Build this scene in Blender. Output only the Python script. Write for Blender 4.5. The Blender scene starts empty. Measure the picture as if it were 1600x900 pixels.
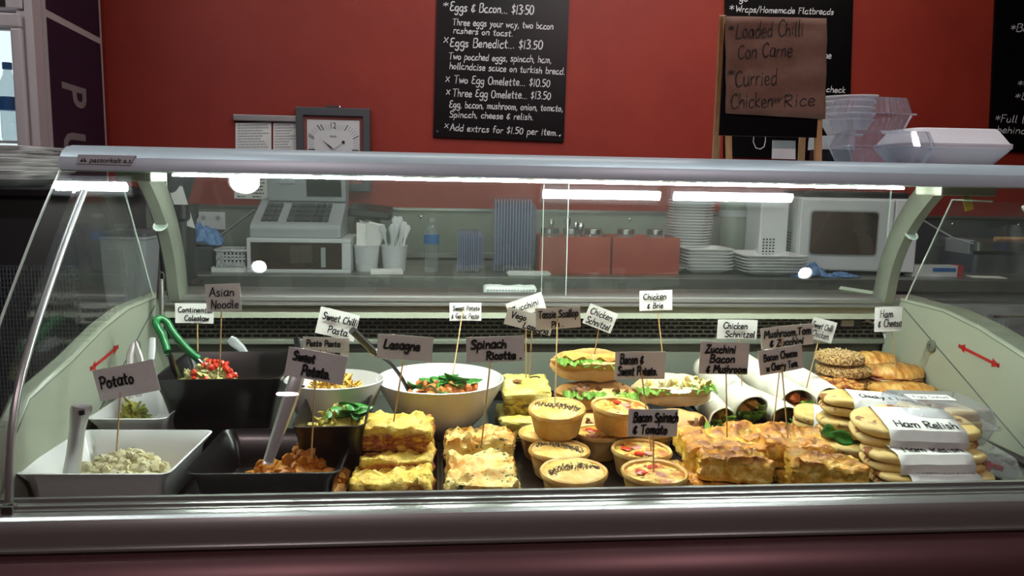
import bpy, bmesh, math, random
from mathutils import Vector, Matrix, Euler, noise
random.seed(7)
PI = math.pi
D = bpy.data
SC = bpy.context.scene
COL = SC.collection

# ------------------------------------------------------------------ camera
FPX = 1250.0
CAM = Vector((0, 0, 1.22))
RM = (Matrix.Rotation(math.radians(-5.4), 3, 'Z') @ Matrix.Rotation(PI/2 - math.atan(170/1250), 3, 'X')
      @ Matrix.Rotation(.0185, 3, 'Z'))
cd = D.cameras.new('camera'); cd.sensor_width = 36; cd.lens = 36*FPX/1600
cd.clip_start = .02; cd.clip_end = 60
co = D.objects.new('camera', cd); COL.objects.link(co)
co.matrix_world = Matrix.Translation(CAM) @ RM.to_4x4()
SC.camera = co

# ------------------------------------------------------------------ world, lights, exposure
w = D.worlds.new('world'); SC.world = w; w.use_nodes = True
w.node_tree.nodes['Background'].inputs[0].default_value = (.5, .42, .40, 1)
w.node_tree.nodes['Background'].inputs[1].default_value = .05
SC.view_settings.view_transform = 'Standard'
SC.view_settings.look = 'None'
SC.view_settings.exposure = 0.12
SC.view_settings.gamma = 1
SC.view_settings.use_curve_mapping = False
SC.cycles.transparent_max_bounces = 40
SC.cycles.max_bounces = 8
SC.cycles.caustics_reflective = False
SC.cycles.caustics_refractive = False
SC.cycles.sample_clamp_indirect = 4

def area(name, loc, size, power, col, rot=(0, 0, 0), sy=None):
    l = D.lights.new(name, 'AREA'); l.energy = power; l.color = col; l.size = size
    if sy: l.shape = 'RECTANGLE'; l.size_y = sy
    o = D.objects.new(name, l); COL.objects.link(o); o.location = loc; o.rotation_euler = rot
    return o
def spot(name, loc, power, col, target, ang=70, rad=.04):
    l = D.lights.new(name, 'SPOT'); l.energy = power; l.color = col; l.spot_size = math.radians(ang); l.spot_blend = .8
    l.shadow_soft_size = rad
    o = D.objects.new(name, l); COL.objects.link(o); o.location = loc
    o.rotation_euler = (Vector(target) - Vector(loc)).to_track_quat('-Z', 'Y').to_euler()
    return o
area('ceiling_panel_kitchen', (.6, 2.45, 2.75), 2.6, 13, (1, .95, .88), sy=.5)
spot('wall_wash_spot', (.75, 1.9, 2.7), 24, (1, .80, .66), (.75, 3.3, 2.1), 95)
spot('wall_wash_spot', (2.1, 1.9, 2.7), 8, (1, .80, .66), (2.0, 3.3, 1.6), 95)
spot('customer_fill_spot', (-.7, -1.0, 2.72), 44, (1, .73, .76), (-.1, 1.2, .95), 80, .05)  # pair of added pinkish fill spots behind the camera, no fixtures there
spot('customer_fill_spot', (1.2, -1.0, 2.72), 44, (1, .73, .76), (.6, 1.2, .95), 80, .05)

# ------------------------------------------------------------------ projection helpers
def on(ax, u, v, val):
    d = RM @ Vector(((u - 800)/FPX, -(v - 450)/FPX, -1))
    return CAM + d*((val - CAM[ax])/d[ax])
def PY(u, v, Y): return on(1, u, v, Y)
def PZ(u, v, z): return on(2, u, v, z)
def PX(u, v, X): return on(0, u, v, X)

# ------------------------------------------------------------------ materials
def lin(c):
    if isinstance(c, str):
        c = [int(c[i:i+2], 16)/255 for i in (0, 2, 4)]
        c = [x/12.92 if x <= .04045 else ((x + .055)/1.055)**2.4 for x in c]
    return (c[0], c[1], c[2], 1)
def nodes(name):
    m = D.materials.new(name); m.use_nodes = True
    nt = m.node_tree; nt.nodes.clear()
    return m, nt, nt.nodes, nt.links
def ramp(N, stops, interp='LINEAR'):
    r = N.new('ShaderNodeValToRGB'); r.color_ramp.interpolation = interp
    e = r.color_ramp.elements
    while len(e) < len(stops): e.new(.5)
    for k, (p, c) in enumerate(stops): e[k].position = p; e[k].color = lin(c)
    return r
def pmat(name, col, rough=.5, metal=0, col2=None, scale=20, bump=0, bscale=60, lo=.35, hi=.65, sss=0, stretch=None, coat=0, spec=.5,
         top=None, ttop=(.72, .9), detail=4, spots=None, gloss_var=0, trans=0):
    """principled material; noise mix of col/col2; 'top' is a second noise pair for the upper face (Generated z); spots=(colour, scale, threshold)"""
    m, nt, N, L = nodes(name)
    out = N.new('ShaderNodeOutputMaterial'); b = N.new('ShaderNodeBsdfPrincipled'); L.new(b.outputs[0], out.inputs[0])
    tc = N.new('ShaderNodeTexCoord')
    vec = tc.outputs['Object']
    if stretch:
        mp = N.new('ShaderNodeMapping'); mp.inputs['Scale'].default_value = stretch; L.new(vec, mp.inputs[0]); vec = mp.outputs[0]
    def nz(sc, det=detail, rough_=.6):
        n = N.new('ShaderNodeTexNoise'); n.inputs['Scale'].default_value = sc; n.inputs['Detail'].default_value = det
        n.inputs['Roughness'].default_value = rough_; L.new(vec, n.inputs['Vector']); return n
    c_out = None
    if col2 is not None:
        n = nz(scale); r = ramp(N, [(lo, col), (hi, col2)] if not isinstance(col2, list) else [(lo, col)] + col2)
        L.new(n.outputs[0], r.inputs[0]); c_out = r.outputs[0]
    else:
        rgb = N.new('ShaderNodeRGB'); rgb.outputs[0].default_value = lin(col); c_out = rgb.outputs[0]
    if top:
        n2 = nz(top[2] if len(top) > 2 else scale); r2 = ramp(N, [(.36, top[0]), (.62, top[1])]); L.new(n2.outputs[0], r2.inputs[0])
        sep = N.new('ShaderNodeSeparateXYZ'); L.new(tc.outputs['Generated'], sep.inputs[0])
        n3 = nz(30, 2); ad = N.new('ShaderNodeMath'); ad.operation = 'MULTIPLY_ADD'; L.new(n3.outputs[0], ad.inputs[0]); ad.inputs[1].default_value = .35
        sb = N.new('ShaderNodeMath'); sb.operation = 'SUBTRACT'; L.new(sep.outputs[2], sb.inputs[0]); sb.inputs[1].default_value = .17
        L.new(sb.outputs[0], ad.inputs[2])
        mr = N.new('ShaderNodeMapRange'); mr.inputs[1].default_value = ttop[0]; mr.inputs[2].default_value = ttop[1]; L.new(ad.outputs[0], mr.inputs[0])
        mx = N.new('ShaderNodeMix'); mx.data_type = 'RGBA'; L.new(mr.outputs[0], mx.inputs[0]); L.new(c_out, mx.inputs[6]); L.new(r2.outputs[0], mx.inputs[7]); c_out = mx.outputs[2]
    if spots:
        n4 = nz(spots[1], 2); mr = N.new('ShaderNodeMapRange'); mr.inputs[1].default_value = spots[2]; mr.inputs[2].default_value = spots[2] + .05
        L.new(n4.outputs[0], mr.inputs[0]); mx = N.new('ShaderNodeMix'); mx.data_type = 'RGBA'; L.new(mr.outputs[0], mx.inputs[0]); L.new(c_out, mx.inputs[6])
        mx.inputs[7].default_value = lin(spots[0]); c_out = mx.outputs[2]
    L.new(c_out, b.inputs['Base Color'])
    b.inputs['Roughness'].default_value = rough; b.inputs['Metallic'].default_value = metal
    b.inputs['Specular IOR Level'].default_value = spec
    b.inputs['Coat Weight'].default_value = coat; b.inputs['Coat Roughness'].default_value = .15
    if sss:
        b.inputs['Subsurface Weight'].default_value = sss; b.inputs['Subsurface Radius'].default_value = (.01, .006, .003); b.inputs['Subsurface Scale'].default_value = .5
    if trans: b.inputs['Transmission Weight'].default_value = trans
    if gloss_var:
        n5 = nz(12, 3); mr = N.new('ShaderNodeMapRange'); mr.inputs[3].default_value = rough - gloss_var; mr.inputs[4].default_value = rough + gloss_var
        L.new(n5.outputs[0], mr.inputs[0]); L.new(mr.outputs[0], b.inputs['Roughness'])
    if bump:
        n6 = nz(bscale, 5); bp = N.new('ShaderNodeBump'); bp.inputs['Strength'].default_value = bump; bp.inputs['Distance'].default_value = .003
        L.new(n6.outputs[0], bp.inputs['Height']); L.new(bp.outputs[0], b.inputs['Normal'])
    return m
def emat(name, col, s):
    m, nt, N, L = nodes(name); out = N.new('ShaderNodeOutputMaterial'); e = N.new('ShaderNodeEmission')
    e.inputs[0].default_value = lin(col); e.inputs[1].default_value = s; L.new(e.outputs[0], out.inputs[0]); return m
def glassmat(name, tint=(1, 1, 1), haze=.02, hcol=(.7, .75, .72), rough=0.0, boost=1.0, dust=0):
    m, nt, N, L = nodes(name); out = N.new('ShaderNodeOutputMaterial')
    tr = N.new('ShaderNodeBsdfTransparent'); tr.inputs[0].default_value = (*tint, 1)
    gl = N.new('ShaderNodeBsdfGlossy'); gl.inputs['Roughness'].default_value = rough; gl.inputs[0].default_value = (1, 1, 1, 1)
    geo = N.new('ShaderNodeNewGeometry'); ml = N.new('ShaderNodeMath'); ml.operation = 'MULTIPLY_ADD'
    L.new(geo.outputs['Backfacing'], ml.inputs[0]); ml.inputs[1].default_value = 1/1.5 - 1.5; ml.inputs[2].default_value = 1.5
    fr = N.new('ShaderNodeFresnel'); L.new(ml.outputs[0], fr.inputs['IOR'])
    f = N.new('ShaderNodeMath'); f.operation = 'MULTIPLY'; f.inputs[1].default_value = boost; f.use_clamp = True; L.new(fr.outputs[0], f.inputs[0])
    mx = N.new('ShaderNodeMixShader'); L.new(f.outputs[0], mx.inputs[0]); L.new(tr.outputs[0], mx.inputs[1]); L.new(gl.outputs[0], mx.inputs[2])
    last = mx
    if haze or dust:
        df = N.new('ShaderNodeBsdfDiffuse'); df.inputs[0].default_value = (*hcol, 1)
        mh = N.new('ShaderNodeMixShader'); L.new(mx.outputs[0], mh.inputs[1]); L.new(df.outputs[0], mh.inputs[2]); mh.inputs[0].default_value = haze
        if dust:
            tc = N.new('ShaderNodeTexCoord'); n = N.new('ShaderNodeTexNoise'); n.inputs['Scale'].default_value = 260; n.inputs['Detail'].default_value = 2
            L.new(tc.outputs['Object'], n.inputs['Vector']); mr = N.new('ShaderNodeMapRange'); mr.inputs[1].default_value = .70; mr.inputs[2].default_value = .80
            mr.inputs[3].default_value = haze; mr.inputs[4].default_value = dust; L.new(n.outputs[0], mr.inputs[0]); L.new(mr.outputs[0], mh.inputs[0])
        last = mh
    L.new(last.outputs[0], out.inputs[0]); return m

M = {}
M['red_wall'] = pmat('red_wall_paint', '861f10', .6, col2='8f2613', scale=4, bump=.15, bscale=180)
M['splash'] = pmat('splashback_panel', '6f7a6b', .45, col2='7d877a', scale=5)
M['ceiling'] = pmat('ceiling_paint', '8a8580', .8)
M['floor'] = pmat('floor_tiles_dark', '5c4440', .4, col2='664c46', scale=6)
M['wall_dark'] = pmat('dim_wall_paint', '7c4440', .7, col2='844a44', scale=3)
M['black'] = pmat('black_plastic', '141316', .35)
M['blackgloss'] = pmat('black_melamine', '080708', .28, coat=.12, spec=.4)
M['blackmat'] = pmat('black_matt', '0e0e10', .7)
M['board'] = pmat('chalkboard_surface', '060608', .3, col2='09090b', scale=8, spec=.25)
M['chalk'] = pmat('chalk_pen', 'd8dade', .8)
M['ink'] = pmat('marker_ink', '0c0a10', .5)
M['paper'] = pmat('white_card', 'eceeea', .75, col2='e2e4e0', scale=30)
M['brownpaper'] = pmat('kraft_paper', '8a6a58', .8, col2='7c5c4b', scale=18, bump=.3, bscale=30)
M['wood'] = pmat('pale_wood', 'c89c6c', .55, col2='b08252', scale=14, stretch=(6, 6, .6))
M['skewer'] = pmat('bamboo', 'd0b078', .6, col2='b89458', scale=40, stretch=(6, 6, .5))
M['alu'] = pmat('brushed_aluminium', 'b0b2b0', .38, .85, col2='a6a8a6', scale=30, stretch=(.2, 8, 8), gloss_var=.04)
M['canopy'] = pmat('satin_silver_paint', 'b2c6ce', .35, .15, col2='bacdd5', scale=3)
M['steel'] = pmat('stainless_steel', 'b9bcbb', .25, 1, gloss_var=.05)
M['chrome'] = pmat('chrome', 'd6d8da', .08, 1)
M['satin'] = pmat('satin_steel', 'c2c4c4', .32, .8)
M['brightsteel'] = pmat('bright_steel', 'dcdede', .3, .55, gloss_var=.05)
M['counter'] = pmat('counter_steel', '8b8f88', .35, .7, col2='7d817a', scale=12)
M['enamel'] = pmat('cream_enamel', 'a6ad9b', .35, col2='9ea593', scale=4)
M['post'] = pmat('grey_green_enamel', '666c61', .4, col2='6e7468', scale=8)
M['whiteplastic'] = pmat('white_plastic', 'd2d6d8', .4)
M['greyplastic'] = pmat('grey_plastic', '9fa5a8', .45)
M['darkgrey'] = pmat('dark_grey_plastic', '45494d', .45)
M['ceramic'] = pmat('white_ceramic', 'e4e6e6', .15, coat=.3)
M['foam'] = pmat('white_foam', 'e6e6ea', .55, bump=.2, bscale=300, sss=.1)
M['glass'] = glassmat('case_glass', (.965, .985, .972), haze=.005, dust=.07)
M['glass2'] = glassmat('sliding_glass', (.90, .92, .91), haze=.010, hcol=(.6, .66, .62), dust=.06)
M['pane_edge'] = pmat('glass_edge', 'c6d6cc', .2, coat=.4)
M['clear'] = glassmat('clear_plastic', (.93, .94, .97), haze=.17, hcol=(.75, .78, .86), rough=.06, boost=2.2)
M['clearblue'] = glassmat('bluish_clear_plastic', (.78, .82, .93), haze=.16, hcol=(.5, .56, .75), rough=.08, boost=2)
M['pet'] = glassmat('bottle_plastic', (.80, .86, .88), haze=.14, rough=.03, boost=2.4)
M['ribedge'] = pmat('container_rim', '7f8aa8', .3)
M['rail'] = pmat('satin_rail_metal', 'b4b8b5', .30, .75)
M['navy'] = pmat('navy_vinyl', '110e2c', .45)
M['offwhite'] = pmat('offwhite_paint', 'b9aeb0', .5)
M['redtub'] = pmat('red_box_card', '9c3222', .5, col2='b04a2c', scale=5)
M['bluecloth'] = pmat('blue_cloth', '3b6aa8', .85, col2='7fa3cc', scale=90, bump=.4, bscale=120, stretch=(1, 1, .2))
M['blue'] = pmat('blue_label', '2766a8', .4)
M['redlabel'] = pmat('red_label', 'b02018', .5)
M['yellowtag'] = pmat('yellow_tag', 'dcc410', .5)
M['green'] = pmat('green_silicone', '0d6b34', .35)
M['concrete_base'] = pmat('base_panel_metal', '614547', .38, .5, col2='67494b', scale=5)
M['lampw'] = emat('lamp_tube_glow', (.94, 1, .93), 590)
M['fluor'] = emat('ceiling_tube_glow', (.92, .98, 1), 75)
M['fridgelight'] = emat('fridge_light', (.82, .95, 1), 1.3)
# food
M['lasagne'] = pmat('lasagne', '8a3f1c', .5, col2=[(.55, 'b9762c'), (.62, 'e0b848')], scale=60, lo=.42, bump=1, bscale=130, top=('e2b02c', 'f2d862', 30), ttop=(.55, .72), stretch=(1, 1, 1.8), coat=.15)
M['spinach'] = pmat('spinach_ricotta', 'c4862a', .5, col2=[(.5, 'e4c468'), (.62, 'f0e0a0')], scale=50, lo=.38, bump=.8, bscale=110, top=('d8932c', 'f2e08c', 24), ttop=(.45, .65), spots=('38502a', 85, .63), coat=.1)
M['vegl'] = pmat('vegetable_lasagne', '5a4a28', .5, col2=[(.5, 'a88a3a'), (.6, 'e2cf58')], scale=70, lo=.4, bump=.9, bscale=120, top=('e9d552', 'f4ea9a', 18), ttop=(.5, .7), stretch=(1, 1, 2), coat=.1)
M['frittata'] = pmat('frittata', 'cf9628', .5, col2=[(.5, 'eabb42'), (.62, 'f6da78')], scale=60, lo=.36, bump=.9, bscale=110, top=('7c3a14', 'e0962c', 32), ttop=(.66, .84), coat=.15, spots=('f2d880', 120, .66))
M['crust'] = pmat('pie_crust', 'cf9c46', .55, col2='e6c680', scale=30, bump=.4, bscale=90)
M['crusttop'] = pmat('pie_lid', 'e0aa44', .5, col2='f2d890', scale=24, bump=.9, bscale=80)
M['baked'] = pmat('browned_crust', 'b67a35', .55, col2='d8a860', scale=26, bump=.4, bscale=90)
M['custard'] = pmat('quiche_filling', 'b8641c', .45, col2=[(.5, 'e6b84a'), (.62, 'f0d888')], scale=60, lo=.40, bump=1, bscale=90, spots=('8c3018', 70, .62), coat=.15)
M['seeds'] = pmat('poppy_seeds', '443a2e', .7, col2='7a6a54', scale=200)
M['bread'] = pmat('baguette_crust', 'c8904a', .55, col2='e2bd80', scale=10, bump=.3, bscale=60)
M['breadpale'] = pmat('baguette_pale', 'e2c48e', .6, col2='efdcb2', scale=12, bump=.3, bscale=60)
M['crumb'] = pmat('bread_crumb', 'efe0b8', .7, col2='e6cf98', scale=40, bump=.5, bscale=90)
M['cutlet'] = pmat('crumbed_chicken', 'c98f3c', .6, col2='e2b45c', scale=70, bump=.9, bscale=120)
M['lettuce'] = pmat('lettuce', '3c7418', .45, col2='86b040', scale=30, bump=.3, sss=.1)
M['spinachleaf'] = pmat('spinach_leaf', '226a1c', .35, col2='48923a', scale=30, bump=.3, coat=.2)
M['tortilla'] = pmat('tortilla', 'e4dfc8', .6, col2='ece9da', scale=14, bump=.2, bscale=50, spots=('cdb98c', 40, .68), sss=.05)
M['flatbread'] = pmat('flatbread', 'd0ae5c', .6, col2='e6cf90', scale=22, bump=.8, bscale=50, spots=('8a5424', 30, .60))
M['croissant'] = pmat('croissant', 'b5702a', .45, col2=[(.5, 'd69a44'), (.62, 'ecc67a')], scale=22, lo=.36, bump=.6, bscale=70, stretch=(3, 1, 1), coat=.2)
M['ham'] = pmat('ham_slice', 'c67f72', .45, col2='d99a8c', scale=30, coat=.1)
M['seeded'] = pmat('seeded_bread', '7a4c20', .6, col2='d8b878', scale=240, lo=.45, hi=.55, bump=.8, bscale=240)
M['crumbtop'] = pmat('bacon_crumb_top', '8c4018', .55, col2=[(.5, 'c07c34'), (.6, 'e2b45c')], scale=110, lo=.42, bump=1, bscale=140)
M['potato'] = pmat('potato_salad', 'c9c08e', .5, col2='dcd8b8', scale=40, bump=.5, bscale=90, spots=('6e7c3c', 120, .68))
M['sweetpotato'] = pmat('roast_sweet_potato', 'b86a18', .5, col2='e09a2c', scale=40, bump=.8, bscale=90)
M['pasta'] = pmat('creamy_pasta', 'd8a93c', .45, col2='eecb68', scale=30, bump=.3)
M['pesto'] = pmat('pesto_pasta', 'a89a38', .45, col2='d0c468', scale=40, bump=.4)
M['slaw'] = pmat('coleslaw', 'a8b060', .5, col2='dcd8a0', scale=60, bump=.5)
M['greensalad'] = pmat('green_pasta_salad', '6e7c28', .5, col2='c8be60', scale=50, bump=.5)
M['tomato'] = pmat('tomato_cube', 'c41e10', .3, col2='dc4a28', scale=40, coat=.3)
M['orange'] = pmat('sweet_potato_cube', 'd0702c', .45, col2='e08c48', scale=60, bump=.4)
M['dark_filling'] = pmat('dark_filling', '4a2a14', .55, col2='8a5a2c', scale=60, bump=.7)
M['olive'] = pmat('mushroom_slice', '3a2c18', .5)
M['sauce'] = pmat('chilli_chicken', 'a83a14', .4, col2='d87a34', scale=60, bump=.8, coat=.3)
M['egg'] = pmat('egg_mix', 'e8d060', .5, col2='f2ecc4', scale=50, bump=.6)
M['window_dark'] = pmat('oven_window', '2a2018', .12, col2='4a3420', scale=5, coat=.4)

# ------------------------------------------------------------------ mesh builder
class MB:
    def __init__(s, mtx=None): s.v = []; s.f = []; s.M = mtx
    def add(s, vs, fs, mtx=None):
        b = len(s.v); m = mtx if mtx is not None else s.M
        s.v += [tuple(m @ Vector(p)) if m is not None else tuple(p) for p in vs]
        s.f += [tuple(i + b for i in f) for f in fs]; return s
    def box(s, a, b, mtx=None):
        x0, y0, z0 = a; x1, y1, z1 = b
        return s.add([(x0,y0,z0),(x1,y0,z0),(x1,y1,z0),(x0,y1,z0),(x0,y0,z1),(x1,y0,z1),(x1,y1,z1),(x0,y1,z1)],
                     [(0,3,2,1),(4,5,6,7),(0,1,5,4),(1,2,6,5),(2,3,7,6),(3,0,4,7)], mtx)
    def cbox(s, c, sz, rot=(0, 0, 0)):
        m = Matrix.Translation(c) @ Euler(rot).to_matrix().to_4x4()
        if s.M is not None: m = s.M @ m
        h = [x/2 for x in sz]; return s.box((-h[0], -h[1], -h[2]), h, m)
    def tube(s, path, r, n=8, cap=True, flat=1.0):
        P = [Vector(p) for p in path]; rs = r if isinstance(r, (list, tuple)) else [r]*len(P)
        vs = []; fs = []; up = None
        for i, p in enumerate(P):
            t = (P[min(i+1, len(P)-1)] - P[max(i-1, 0)]).normalized()
            if up is None:
                up = Vector((0, 0, 1)) if abs(t.z) < .9 else Vector((0, 1, 0))
            a = t.cross(up).normalized(); up = a.cross(t).normalized()
            for k in range(n):
                an = 2*PI*k/n; vs.append(p + a*math.cos(an)*rs[i] + up*math.sin(an)*rs[i]*flat)
        for i in range(len(P)-1):
            for k in range(n):
                k2 = (k+1) % n; fs.append((i*n+k, i*n+k2, (i+1)*n+k2, (i+1)*n+k))
        if cap: fs.append(tuple(range(n))[::-1]); fs.append(tuple((len(P)-1)*n + k for k in range(n)))
        return s.add(vs, fs)
    def lathe(s, prof, n=32, c=(0, 0, 0), wob=None):
        vs = []; fs = []; m = len(prof)
        for k in range(n):
            a = 2*PI*k/n
            for j, (r, z) in enumerate(prof):
                rr = r*(1 + (wob(a, j) if wob else 0)); vs.append((c[0] + rr*math.cos(a), c[1] + rr*math.sin(a), c[2] + z))
        for k in range(n):
            k2 = (k+1) % n
            for j in range(m-1): fs.append((k*m+j, k2*m+j, k2*m+j+1, k*m+j+1))
        if prof[0][0] > 1e-6: fs.append(tuple(k*m for k in range(n))[::-1])
        if prof[-1][0] > 1e-6: fs.append(tuple(k*m+m-1 for k in range(n)))
        return s.add(vs, fs)
    def prismx(s, poly, x0, x1):          # polygon in (y, z), extruded along x
        n = len(poly); vs = [(x0, y, z) for y, z in poly] + [(x1, y, z) for y, z in poly]
        fs = [(i, (i+1) % n, n+(i+1) % n, n+i) for i in range(n)] + [tuple(range(n))[::-1], tuple(range(n, 2*n))]
        return s.add(vs, fs)
    def loft(s, rings, cap0=True, cap1=True, k=5):     # rings: (w, d, r, z[, ox, oy]) rounded rectangles
        vs = []; fs = []
        for R in rings:
            w_, d_, r, z = R[:4]; ox, oy = R[4:6] if len(R) > 4 else (0, 0)
            r = min(r, w_/2 - 1e-5, d_/2 - 1e-5)
            for cx, cy, a0 in ((w_/2-r, d_/2-r, 0), (-w_/2+r, d_/2-r, PI/2), (-w_/2+r, -d_/2+r, PI), (w_/2-r, -d_/2+r, 3*PI/2)):
                for q in range(k):
                    a = a0 + PI/2*q/(k-1); vs.append((ox + cx + r*math.cos(a), oy + cy + r*math.sin(a), z))
        n = 4*k
        for i in range(len(rings)-1):
            for q in range(n): q2 = (q+1) % n; fs.append((i*n+q, i*n+q2, (i+1)*n+q2, (i+1)*n+q))
        if cap0: fs.append(tuple(range(n))[::-1])
        if cap1: fs.append(tuple((len(rings)-1)*n + q for q in range(n)))
        return s.add(vs, fs)
    def grid(s, nu, nv, fn, close_u=False):
        vs = [fn(i/(nu if close_u else nu), j/nv) for i in range(nu + (0 if close_u else 1)) for j in range(nv+1)]
        fs = []; m = nv+1; tot = nu if close_u else nu+1
        for i in range(nu):
            i2 = (i+1) % tot
            for j in range(nv): fs.append((i*m+j, i2*m+j, i2*m+j+1, i*m+j+1))
        return s.add(vs, fs)
    def ico(s, c, r, seed=0, sc=(1, 1, 1), amp=.25, rot=None):
        vs = []; rn = random.Random(seed); m = Euler(rot or (rn.random()*6, rn.random()*6, rn.random()*6)).to_matrix()
        for p in ICO_V:
            q = Vector(p)*(1 + (rn.random()-.5)*2*amp); q = m @ Vector((q.x*sc[0], q.y*sc[1], q.z*sc[2]))*r
            vs.append(q + Vector(c))
        return s.add(vs, ICO_F)
    def mesh(s, name, mat, smooth=True, ang=40):
        me = D.meshes.new(name); me.from_pydata(s.v, [], s.f); me.validate(); me.update()
        if mat: me.materials.append(mat)
        if smooth:
            for p in me.polygons: p.use_smooth = True
            me.set_sharp_from_angle(angle=math.radians(ang))
        return me
    def build(s, name, mat, parent=None, smooth=True, bevel=0, solid=0, sub=0, ang=40, loc=None, rot=None, label=None):
        if isinstance(mat, str): mat = M[mat]
        o = D.objects.new(name, s.mesh(name, mat, smooth, ang)); COL.objects.link(o)
        if parent: o.parent = parent
        if loc is not None: o.location = loc
        if rot is not None: o.rotation_euler = rot
        if solid:
            m = o.modifiers.new('solid', 'SOLIDIFY'); m.thickness = solid; m.offset = 0
        if bevel:
            m = o.modifiers.new('bevel', 'BEVEL'); m.width = bevel; m.segments = 2; m.limit_method = 'ANGLE'; m.angle_limit = math.radians(40)
            m.harden_normals = False
        if sub:
            m = o.modifiers.new('sub', 'SUBSURF'); m.levels = sub; m.render_levels = sub
        if label: o['label'] = label
        return o
_b = bmesh.new(); bmesh.ops.create_icosphere(_b, subdivisions=1, radius=1); _b.verts.ensure_lookup_table()
ICO_V = [tuple(v.co) for v in _b.verts]; ICO_F = [tuple(v.index for v in f.verts) for f in _b.faces]; _b.free()
_b = bmesh.new(); bmesh.ops.create_icosphere(_b, subdivisions=2, radius=1); _b.verts.ensure_lookup_table()
ICO2_V = [tuple(v.co) for v in _b.verts]; ICO2_F = [tuple(v.index for v in f.verts) for f in _b.faces]; _b.free()

def tag(o, label, cat, group=None, kind=None):
    o['label'] = label; o['category'] = cat
    if group: o['group'] = group
    if kind: o['kind'] = kind
    return o
def thing(name, label, cat, loc=(0, 0, 0), rot=(0, 0, 0), group=None):
    o = D.objects.new(name, None); COL.objects.link(o); o.location = loc; o.rotation_euler = rot; o.empty_display_size = .02
    return tag(o, label, cat, group)
def struct(o): o['kind'] = 'structure'; return o
def dup(root, loc=None, rot=None, label=None, group=None):
    r = root.copy(); COL.objects.link(r)
    if loc is not None: r.location = loc
    if rot is not None: r.rotation_euler = rot
    if label: r['label'] = label
    if group: r['group'] = group
    for ch in list(root.children):
        c = ch.copy(); COL.objects.link(c); c.parent = r
        for g in list(ch.children):
            d = g.copy(); COL.objects.link(d); d.parent = c
    return r
def fbm(p, f, o=3, seed=0):
    q = Vector(p)*f + Vector((seed*7.3, seed*3.1, seed*5.7)); return noise.fractal(q, .7, 2.1, o)
def lumpbox(w, d, h, r=.008, amp=.003, freq=60, seed=0, cell=.0045, sag=.004, mtx=None, mb=None, topamp=0):
    """rounded slab with noisy displaced surface; origin at centre of the base"""
    nx, ny, nz = max(2, round(w/cell)), max(2, round(d/cell)), max(2, round(h/cell))
    idx = {}; vs = []; fs = []
    def V(i, j, k):
        if (i, j, k) in idx: return idx[i, j, k]
        p = Vector(((i/nx-.5)*w, (j/ny-.5)*d, (k/nz-.5)*h))
        q = Vector((max(-w/2+r, min(w/2-r, p.x)), max(-d/2+r, min(d/2-r, p.y)), max(-h/2+r, min(h/2-r, p.z))))
        n = (p - q); n = n.normalized() if n.length > 1e-9 else Vector((0, 0, 1))
        s = q + n*r
        s += n*amp*fbm(s, freq, 4, seed)
        if n.z > .5 and topamp: s.z += topamp*fbm(s, 22, 2, seed+3)
        l = Vector((fbm(s, 14, 2, seed+1), fbm(s, 14, 2, seed+2), .5*fbm(s, 10, 2, seed+4)))*sag
        if s.z < -h/2+r: l.z = 0
        s += l; s.z += h/2
        if k == 0: s.z = 0
        idx[i, j, k] = len(vs); vs.append(s); return idx[i, j, k]
    for i in range(nx):
        for j in range(ny):
            fs.append((V(i, j, 0), V(i, j+1, 0), V(i+1, j+1, 0), V(i+1, j, 0))); fs.append((V(i, j, nz), V(i+1, j, nz), V(i+1, j+1, nz), V(i, j+1, nz)))
    for i in range(nx):
        for k in range(nz):
            fs.append((V(i, 0, k), V(i+1, 0, k), V(i+1, 0, k+1), V(i, 0, k+1))); fs.append((V(i, ny, k), V(i, ny, k+1), V(i+1, ny, k+1), V(i+1, ny, k)))
    for j in range(ny):
        for k in range(nz):
            fs.append((V(0, j, k), V(0, j, k+1), V(0, j+1, k+1), V(0, j+1, k))); fs.append((V(nx, j, k), V(nx, j+1, k), V(nx, j+1, k+1), V(nx, j, k+1)))
    mb = mb or MB(); mb.add(vs, fs, mtx); return mb

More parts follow.
